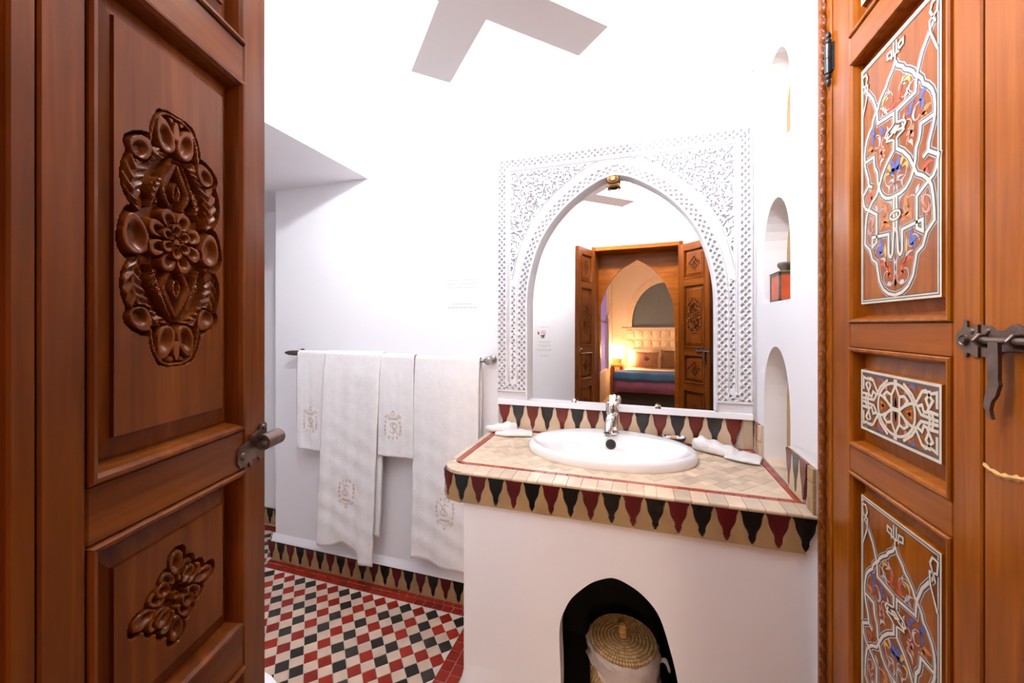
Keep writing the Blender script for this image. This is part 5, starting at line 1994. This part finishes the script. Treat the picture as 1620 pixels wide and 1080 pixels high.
def painted_mid(root, x0, x1, z0, z1, yf):
    xc_, zc_, hw, hh = (x0 + x1) / 2, (z0 + z1) / 2, (x1 - x0) / 2, (z1 - z0) / 2
    Q = [
        arc(0, 0, 0.47, 0.86, 0, 90, 12),
        [(0.02, 1.0), (0.02, 0.72), (0.10, 0.45), (0.10, 0.0)],
        [(0.0, 0.02), (0.10, 0.02), (0.22, 0.20), (0.36, 0.34), (0.47, 0.36), (0.56, 0.62), (0.62, 0.80), (0.80, 0.84)],
        [(0.20, 0.92), (0.40, 0.64), (0.52, 0.30), (0.60, 0.10), (0.95, 0.06)],
        [(0.62, 0.80), (0.70, 0.86), (0.84, 0.60), (0.76, 0.36), (0.70, 0.60), (0.78, 0.78), (0.92, 0.86), (0.92, 0.40)],
        [(0.50, 0.30), (0.62, 0.40), (0.66, 0.20), (0.80, 0.26), (0.95, 0.24)],
        arc(0.72, 0.0, 0.06, 0.30, 0, 90, 6), arc(0.80, 0.0, 0.05, 0.24, 0, 90, 6),
        [(0.10, 0.45), (0.22, 0.52), (0.30, 0.40), (0.22, 0.20)],
    ]
    halo, dark, white = MB(), MB(), MB()
    for q in Q:
        for sx in (1, -1):
            for sz in (1, -1):
                pts = [(xc_ + sx * p[0] * hw, zc_ + sz * p[1] * hh * 0.9) for p in q]
                dark.ribbon(pts, 0.0084, yf - 0.00030)
                white.ribbon(pts, 0.0052, yf - 0.00060)
    e_, e2 = 0.0062, 0.0018
    dark.ribbon([(x0 + e_, z0 + e_), (x1 - e_, z0 + e_), (x1 - e_, z1 - e_), (x0 + e_, z1 - e_)], 0.0062, yf - 0.00032, True)
    white.ribbon([(x0 + e2, z0 + e2), (x1 - e2, z0 + e2), (x1 - e2, z1 - e2), (x0 + e2, z1 - e2)], 0.0050, yf - 0.0004, True)
    dark.build('dark_outline', 'p_dark', root)
    white.build('white_strapwork', 'p_white', root)
    fl = {k: MB() for k in ('p_blue', 'p_red', 'p_orange', 'p_pink')}

    def lf(mat, u, v, L, w_, rot, bend=0.0):
        for sx in (1, -1):
            for sz in (1, -1):
                q = leafpoly(u * hw, v * hh * 0.9, L, w_, rot, bend)
                fl[mat].add([(xc_ + sx * p[0], yf - 0.0004, zc_ + sz * p[1]) for p in q], [tuple(range(18))])
    lf('p_blue', 0.0, 0.22, .022, .006, 88)
    lf('p_blue', 0.42, 0.86, .018, .007, -30, .3)
    lf('p_red', 0.34, 0.84, .010, .006, 20)
    lf('p_pink', 0.26, 0.62, .016, .007, 60, .2)
    lf('p_pink', 0.22, 0.42, .014, .007, -30, .2)
    lf('p_orange', 0.36, 0.05, .016, .007, 50, .1)
    lf('p_orange', 0.32, 0.02, .014, .006, 0, .1)
    for mat, b_ in fl.items():
        b_.build({'p_blue': 'blue_leaves', 'p_red': 'red_leaves', 'p_orange': 'orange_leaves', 'p_pink': 'pink_flowers'}[mat], mat, root)


def painted_leaf(root, PS0, PS1):
    MB().bbox(0.001, PS0 - 0.0006, 0.0, 0.034, 0.015, 2.215, 0.002).build('stile', 'pwood_v', root)
    MB().bbox(PS1 + 0.0006, PW - 0.001, 0.0, 0.034, 0.015, 2.215, 0.002).build('stile', 'pwood_v', root)
    for (a, b_) in PRAILS:
        MB().bbox(PS0, PS1, 0.0002, 0.034, a + .0005, b_ - .0005, 0.0016).build('rail', 'pwood_h', root)
    for (z0, z1, kd) in POPEN:
        m = MB()
        rect_rings(m, PS0, PS1, z0, z1, [(0, 0, 0.002), (0.0, 0.0, -0.0022), (0.0022, 0.0022, -0.0042), (0.0065, 0.0065, -0.0036), (0.0095, 0.0095, 0.0010), (0.0115, 0.0115, 0.009), (0.013, 0.013, 0.021)])
        m.build('panel_moulding', 'pwood_v', root)
        ix, iz = 0.0317, (0.0385 if kd != 'm' else 0.044)
        yf = 0.0065
        m = MB()
        rect_rings(m, PS0, PS1, z0, z1, [(0.0, 0.0, 0.0205), (0.0165, 0.0165, 0.0205), (ix - 0.0035, iz - 0.0035, 0.0155), (ix - 0.0006, iz - 0.0006, yf + 0.002), (ix, iz, yf)])
        xa, xb, za, zb = PS0 + ix, PS1 - ix, z0 + iz, z1 - iz
        m.add([(xa, yf, za), (xb, yf, za), (xb, yf, zb), (xa, yf, zb)], [(0, 1, 2, 3)])
        m.box(PS0, PS1, 0.0215, 0.030, z0, z1)
        fld = m.build('painted_panel', 'pwood_v', root)
        if kd == 'b':
            painted_big(fld, xa, xb, za, zb, yf)
        elif kd == 'm':
            painted_mid(fld, xa, xb, za, zb, yf)


door3 = empty('door_3', (XR, 1.10, 0), R(-90), 'cupboard door with painted strapwork panels next to the niche wall', 'door', kind='structure')
painted_leaf(door3, PS0, PS1)
# keeper of the bolt
kp3 = [(0.3755, -0.004), (0.379, -0.011), (0.386, -0.013), (0.390, -0.017), (0.3905, -0.025), (0.395, -0.0245), (0.3955, -0.018), (0.401, -0.019), (0.406, -0.023), (0.4135, -0.0235),
       (0.4135, 0.0205), (0.408, 0.0205), (0.402, 0.017), (0.396, 0.017), (0.3955, 0.0255), (0.3905, 0.0265), (0.389, 0.018), (0.385, 0.013), (0.379, 0.010), (0.3755, 0.003)]
ZBOLT = 1.321
kpo = MB().prism([(a, ZBOLT + b_) for a, b_ in kp3], -0.0028, 0.0, 'y').build('keeper_plate', 'iron', door3)
MB().lathe([(0.0, -0.004), (0.0042, -0.0038), (0.0052, -0.001), (0.0068, -0.003), (0.0076, 0.0)], (0.3925, -0.0028, ZBOLT - 0.001), 18, axis='y').build('screw_head', 'iron', kpo, True)
MB().lathe([(0.0, -0.0025), (0.003, -0.002), (0.004, 0.0)], (0.4045, -0.0028, ZBOLT + 0.011), 12, axis='y').build('screw_head', 'iron', kpo, True)
# barrel hinges
for zc_ in (1.968, 0.38):
    m = MB()
    m.lathe([(0.0, -0.066), (0.0025, -0.063), (0.005, -0.057), (0.0052, -0.052), (0.003, -0.048), (0.0058, -0.044), (0.0058, -0.039), (0.0035, -0.035), (0.0066, -0.034), (0.0068, -0.0008), (0.0060, 0.0),
             (0.0068, 0.0008), (0.0066, 0.034), (0.0035, 0.035), (0.0058, 0.039), (0.0058, 0.044), (0.003, 0.048), (0.0052, 0.052), (0.005, 0.057), (0.0025, 0.063), (0.0, 0.067)], (-0.004, -0.0075, zc_), 18)
    m.box(-0.003, 0.010, -0.003, 0.0, zc_ - 0.032, zc_ + 0.032)
    m.build('barrel_hinge', 'hinge', door3, True)

door4 = empty('door_4', (XR, 1.10 - 2 * PW - 0.0025, 0), R(-90), 'second cupboard door at the right edge, carrying the iron slide bolt', 'door', kind='structure')
door4.scale = (-1, 1, 1)
painted_leaf(door4, 0.045, 0.322)
slide_bolt(door4, PW - 0.0015, ZBOLT, -1)
# splintered edge of a repaired board
m = MB()
V, F = [], []
for i in range(24):
    t = i / 23
    u = PW - 0.003 - t * 0.12
    zc_ = 1.157 - 0.004 * math.sin(t * 9) - 0.005 * t
    w_ = 0.0035 + 0.0014 * math.sin(i * 2.3)
    V += [(u, -0.0018, zc_ + w_), (u, -0.0028, zc_), (u, -0.0005, zc_ - w_)]
for i in range(23):
    for k in (0, 1):
        a = i * 3 + k
        F.append((a, a + 1, a + 4, a + 3))
m.add(V, F)
m.build('splintered_edge', 'rawwood', door4, True)

# cupboard frame with rope moulding
cf = empty('cupboard_frame', (XR, 1.127, 0), 0, 'wooden cupboard frame with twisted rope moulding beside the niche wall', 'door frame')
part('frame_board', MB().bbox(XR - 0.010, XR + 0.055, 1.139, 1.1555, 0, 2.24, 0.003), 'pwood_v', cf)
part('frame_board', MB().bbox(XR - 0.003, XR + 0.055, 1.1015, 1.139, 0, 2.24, 0.002), 'pwood_v', cf)
part('frame_board', MB().bbox(XR - 0.008, XR + 0.055, 0.205, 1.1015, 2.217, 2.24, 0.003), 'pwood_v', cf)
part('frame_board', MB().bbox(XR - 0.008, XR + 0.055, 0.20, 0.2655, 0, 2.217, 0.003), 'pwood_v', cf)
V, F = [], []
nk, nzr = 14, 520
for i in range(nzr):
    z_ = 2.216 * i / (nzr - 1)
    for k in range(nk):
        a = math.pi * 2 * k / nk
        r_ = 0.0070 + 0.0026 * math.sin(2 * a + z_ * 2 * math.pi / 0.036 * 1.0)
        V.append((XR - 0.006 + r_ * math.cos(a), 1.1295 + r_ * math.sin(a), z_))
for i in range(nzr - 1):
    for k in range(nk):
        a, b2 = i * nk + k, i * nk + (k + 1) % nk
        F.append((a, b2, b2 + nk, a + nk))
part('rope_moulding', MB().add(V, F), 'wood_v', cf, True)

# ================================================================== BEDROOM (seen in the mirror)
BYW = -5.45
warm = pbr('warm_plaster', (0.70, 0.58, 0.47), 0.8, var=0.03, nscale=4)
struct('floor_bedroom', MB().box(-1.4, 2.2, BYW - 0.2, -0.16, -0.06, 0.0), pbr('bedroom_floor', (0.42, 0.27, 0.14), 0.5, var=0.15, nscale=5), 'terracotta bedroom floor seen in the mirror', 'floor')
struct('ceiling_bedroom', MB().box(-1.4, 2.2, BYW - 0.2, -0.16, 2.75, 2.85), warm, 'warm bedroom ceiling seen in the mirror', 'ceiling')
wbd = MB()
wbd.box(-1.4, 2.2, BYW - 0.2, BYW - 0.12, 0, 2.75)
struct('wall_bed_head', wbd, warm, 'warm wall behind the bed, seen in the mirror', 'wall')
wl = MB()
WY0, WY1 = -4.74, -3.2
wl.box(-1.35, -1.0, BYW - 0.2, WY0, 0, 2.75)
wl.box(-1.35, -1.0, WY0, WY1, 0, 0.57)
wl.box(-1.35, -1.0, WY0, WY1, 2.55, 2.75)
wl.box(-1.35, -1.0, WY1, -0.16, 0, 2.75)
struct('wall_bedroom_left', wl, warm, 'bedroom side wall with a window, seen in the mirror', 'wall')
struct('wall_bedroom_right', MB().box(2.1, 2.2, BYW - 0.2, -0.16, 0, 2.75), warm, 'far bedroom wall outside the view', 'wall')
struct('wall_bedroom_door', MB().box(0.65, 2.2, -0.16, -0.06, 0, 2.75).box(-1.4, 0.65, -0.16, 0.0, ZC + 0.1, 2.75), warm, 'bedroom wall beside the doorway', 'wall')
wn = struct('window_1', MB().box(-1.06, -1.04, WY0, WY1, 0.57, 2.55), emit('dusk_window_glow', (0.20, 0.15, 0.40), 0.6), 'dusky violet window in the bedroom, seen in the mirror', 'window')
wn_f = MB()
wn_f.box(-1.04, -1.028, WY0, WY1, 1.50, 1.53).box(-1.04, -1.028, -3.98, -3.94, 0.57, 2.55)
wn_f.build('glazing_bars', 'wood_v', wn)
# arched alcove wall in front of the headboard
YA = BYW - 0.12
ac = MB()
AXc, AW = 0.10, 0.69
arcp = [(AXc + AW, 1.42)] + [(AXc + AW * math.cos(R(a)), 1.42 + 0.96 * math.sin(R(a)) ** 0.9) for a in range(6, 175, 7)] + [(AXc - AW, 1.42)]
ac.prism([(-1.0, 0.0), (-1.0, 2.75), (2.1, 2.75), (2.1, 0.0), (AXc + AW, 0.0)] + arcp + [(AXc - AW, 0.0)], YA, YA + 0.10, 'y')
ac.box(AXc - AW, AXc + AW, YA, YA + 0.10, 0.0, 1.42)
wall_alcove = struct('wall_alcove', ac, warm, 'arched alcove above the headboard, seen in the mirror', 'wall')
hdn = empty('headboard_panel', (AXc, YA + 0.13, 0.6), 0, 'carved pale headboard panel below the blue-grey arch, seen in the mirror', 'headboard')
hw_ = MB().box(AXc - 0.9, AXc + 0.9, YA + 0.101, YA + 0.13, 0.0, 1.40)
pale_c = pbr('carved_pale_panel', (0.72, 0.56, 0.40), 0.7, var=0.08, nscale=14)
part('board', hw_, pale_c, hdn)
for (za, zb) in ((1.19, 1.36), (0.99, 1.14)):
    nn_ = 9
    for k in range(nn_):
        xk = AXc - 0.72 + k * 0.18
        m = MB()
        m.bbox(xk - 0.085, xk + 0.085, YA + 0.13, YA + 0.142, za, zb, 0.004)
        m.lathe([(0.0, 0.018), (0.02, 0.016), (0.035, 0.008), (0.055, 0.014), (0.066, 0.010), (0.07, 0.0)], (xk, YA + 0.142, (za + zb) / 2), 16, axis='y')
        part('carved_tile', m, pale_c, hdn, True)
# blue-grey infill and stucco ring
gi = [(x_, z_) for x_, z_ in arcp]
part('arch_infill', MB().prism([(AXc + AW, 1.40)] + arcp + [(AXc - AW, 1.40)], YA - 0.002, YA + 0.05, 'y'), pbr('blue_grey_paint', (0.13, 0.16, 0.18), 0.7, var=0.05), wall_alcove)
ro = [(AXc + (x_ - AXc) * 1.17, 1.42 + (z_ - 1.42) * 1.12) for x_, z_ in arcp]
part('arch_band', MB().prism(ro + arcp[::-1], YA + 0.1, YA + 0.115, 'y'), pale_c, wall_alcove)
# cusped plaster trim on the far edge of the window arch
cu = empty('cusped_window_trim', (-1.0, WY0, 0.57), 0, 'carved cusped plaster edge of the bedroom window, seen in the mirror', 'trim')
cp = [(WY0, 0.57), (WY0 + 0.04, 0.57), (WY0 + 0.04, 1.55), (WY0 + 0.09, 1.60), (WY0 + 0.05, 1.66), (WY0 + 0.02, 1.70), (WY0 - 0.06, 1.74), (WY0 - 0.08, 1.9), (WY0 - 0.10, 2.2), (WY0 - 0.12, 2.55), (WY0 - 0.2, 2.55), (WY0 - 0.2, 0.57)]
part('plaster_edge', MB().prism(cp, -1.0, -0.975, 'x'), warm, cu)
for k in range(6):
    z_ = 1.80 + k * 0.12
    part('carved_boss', MB().lathe([(0.0, 0.02), (0.02, 0.017), (0.035, 0.006), (0.04, 0.0)], (-0.975, WY0 - 0.14, z_), 12, axis='x'), pale_c, cu, True)

# bed
BL, BR_, BF, BH = -0.72, 0.95, -3.65, -5.415
bed = empty('double_bed', (0.1, -4.5, 0), 0, 'double bed with blue blanket and purple cover, seen in the mirror', 'bed')
part('base', MB().bbox(BL + 0.03, BR_ - 0.03, BH, BF - 0.02, 0.0, 0.30, 0.01), pbr('black_valance', (0.012, 0.012, 0.018), 0.8), bed)
part('mattress', MB().bbox(BL, BR_, BH, BF, 0.30, 0.56, 0.05), pbr('cream_sheet', (0.74, 0.62, 0.52), 0.8, var=0.04), bed)


def throw(name, y0, y1, zdrop, mat, off, folds):
    V, F = [], []
    path = [(BL - 0.02 - off, zdrop), (BL - 0.025 - off, 0.40), (BL - 0.015 - off, 0.53), (BL + 0.03, 0.575 + off), (BL + 0.4, 0.58 + off), (0.1, 0.583 + off), (BR_ - 0.1, 0.58 + off), (BR_ + 0.02, 0.55 + off), (BR_ + 0.03, zdrop)]
    pp2 = catmull(path, 5)
    ys = [y0 + (y1 - y0) * k / 14 for k in range(15)]
    for yv in ys:
        for i, (x_, z_) in enumerate(pp2):
            V.append((x_ + 0.010 * math.sin(yv * folds + z_ * 3) * (1 if z_ < 0.5 else 0), yv, z_ + 0.004 * math.sin(x_ * 7 + yv * folds)))
    w_ = len(pp2)
    for j in range(len(ys) - 1):
        for i in range(w_ - 1):
            a = j * w_ + i
            F.append((a, a + 1, a + 1 + w_, a + w_))
    o = part(name, MB().add(V, F), mat, bed, True)
    sm = o.modifiers.new('thick', 'SOLIDIFY')
    sm.thickness = 0.012
    return o


blue = pbr('blue_blanket', (0.018, 0.075, 0.24), 0.85, var=0.3, nscale=3, col2=(0.03, 0.16, 0.42))
purp = pbr('purple_cover', (0.16, 0.07, 0.20), 0.85, var=0.2, nscale=3)
throw('blanket', -4.45, -3.62, 0.33, blue, 0.0, 6)
# purple cover hangs over the foot
V, F = [], []
cols = 30
prf = [(-3.85, 0.588), (-3.66, 0.59), (-3.615, 0.575), (-3.60, 0.50), (-3.605, 0.40), (-3.60, 0.27)]
for (yv, z_) in prf:
    for k in range(cols + 1):
        x_ = BL - 0.02 + (BR_ - BL + 0.04) * k / cols
        V.append((x_, yv + 0.012 * math.sin(k * 1.3) * (1 if z_ < 0.55 else 0), z_))
for j in range(len(prf) - 1):
    for k in range(cols):
        a = j * (cols + 1) + k
        F.append((a, a + 1, a + cols + 2, a + cols + 1))
o = part('purple_cover', MB().add(V, F), purp, bed, True)
sm = o.modifiers.new('thick', 'SOLIDIFY')
sm.thickness = 0.012
# turned-down blue edge over the foot
V, F = [], []
prf = [(-3.9, 0.60), (-3.65, 0.603), (-3.60, 0.585), (-3.585, 0.53), (-3.587, 0.47)]
for (yv, z_) in prf:
    for k in range(cols + 1):
        x_ = BL - 0.03 + (BR_ - BL + 0.06) * k / cols
        V.append((x_, yv + 0.010 * math.sin(k * 1.3) * (1 if z_ < 0.55 else 0), z_ + 0.006 * math.sin(k * 0.9)))
for j in range(len(prf) - 1):
    for k in range(cols):
        a = j * (cols + 1) + k
        F.append((a, a + 1, a + cols + 2, a + cols + 1))
o = part('blanket_fold', MB().add(V, F), blue, bed, True)
sm = o.modifiers.new('thick', 'SOLIDIFY')
sm.thickness = 0.012


def pillow(label, x_, y_, z_, w_, h_, d_, tilt, rz, mat, motif=False):
    root = empty('pillow', (x_, y_, z_), rz, label, 'pillow', 'pillows on the bed')
    n_ = 18
    V, F = [], []
    for side in (1, -1):
        for j in range(n_ + 1):
            for i in range(n_ + 1):
                u, v = -1 + 2 * i / n_, -1 + 2 * j / n_
                b_ = (1 - abs(u) ** 3) ** 0.6 * (1 - abs(v) ** 3) ** 0.6 if abs(u) < 1 and abs(v) < 1 else 0
                pin = 1 - 0.06 * (1 - abs(v)) * abs(u)
                px_, pz_ = u * w_ / 2 * (1 - 0.07 * (1 - v * v)), v * h_ / 2 * (1 - 0.07 * (1 - u * u))
                yy = side * d_ / 2 * b_
                V.append((px_, yy * math.cos(tilt) - pz_ * math.sin(tilt), h_ / 2 * math.cos(tilt) + pz_ * math.cos(tilt) + yy * math.sin(tilt)))
    k = (n_ + 1) ** 2
    for sd in (0, 1):
        for j in range(n_):
            for i in range(n_):
                a = sd * k + j * (n_ + 1) + i
                F.append((a, a + 1, a + n_ + 2, a + n_ + 1))
    MB().add(V, F).build('cushion', mat, root, True)
    if motif:
        m = MB()
        rs = random.Random(5)
        for q in range(26):
            u, v = rs.gauss(0, 0.22), rs.gauss(0, 0.22)
            m.lathe([(0.0, 0.012), (0.02, 0.010), (0.03, 0.0)], (u * w_ / 2, d_ / 2 * 0.97 - 0.05 * math.hypot(u, v) - v * h_ / 2 * math.sin(tilt), h_ / 2 + v * h_ / 2), 8, axis='y')
        m.build('flower_motif', pbr('dark_flower_print', (0.02, 0.02, 0.035), 0.8, var=0.2, nscale=30, col2=(0.35, 0.08, 0.06)), root, True)
    return root


pillow('large cream pillow standing at the left of the bed', -0.36, -5.28, 0.58, 0.60, 0.42, 0.16, R(18), R(0), pbr('cream_pillowcase', (0.72, 0.55, 0.42), 0.85, var=0.05))
pillow('brown cushion with dark flower motif in front of the cream pillow', -0.26, -5.08, 0.585, 0.46, 0.34, 0.14, R(20), R(4), pbr('brown_cushion', (0.30, 0.15, 0.08), 0.85, var=0.3, nscale=3), True)
pillow('dark brown cushion in the middle of the bed', 0.19, -5.12, 0.58, 0.36, 0.38, 0.12, R(15), R(-3), pbr('olive_brown_cushion', (0.17, 0.09, 0.04), 0.85, var=0.1))
pillow('pale patterned cushion at the right of the bed', 0.62, -5.25, 0.58, 0.46, 0.42, 0.14, R(15), R(0), pbr('speckled_cushion', (0.60, 0.50, 0.38), 0.85, nscale=45, col2=(0.30, 0.24, 0.17)))

# bedside table and lamp
ns = empty('bedside_table', (-0.87, -5.2, 0), 0, 'small wooden bedside table beside the bed, seen in the mirror', 'table')
MB().bbox(-0.115, 0.115, -0.17, 0.17, 0.575, 0.605, 0.004).build('table_top', 'pwood_h', ns)
for (x_, y_) in ((-0.09, -0.14), (0.09, -0.14), (-0.09, 0.14), (0.09, 0.14)):
    MB().bbox(x_ - 0.018, x_ + 0.018, y_ - 0.018, y_ + 0.018, 0.0, 0.575, 0.003).build('leg', 'pwood_v', ns)
la = empty('table_lamp', (-0.865, -5.2, 0.6055), 0, 'lit table lamp with glowing shade on the bedside table', 'lamp')
MB().lathe([(0.10, 0.0), (0.105, 0.02), (0.09, 0.03), (0.088, 0.13), (0.095, 0.14), (0.03, 0.15), (0.02, 0.19)], n=28).build('base', pbr('amber_lamp_base', (0.50, 0.22, 0.05), 0.5, var=0.1), la, True)
MB().lathe([(0.115, 0.17), (0.105, 0.42), (0.102, 0.42), (0.112, 0.17)], n=32).build('shade', emit('glowing_shade', (1.0, 0.72, 0.42), 16.0), la, True)
MB().lathe([(0.0, 0.425), (0.10, 0.425), (0.105, 0.418)], n=24).build('shade_top', pbr('shade_trim', (0.45, 0.3, 0.15), 0.6), la, True)
lamp('bedside_bulb', 'POINT', (-0.86, -5.02, 0.92), 30, (1.0, 0.62, 0.34), 0.08)
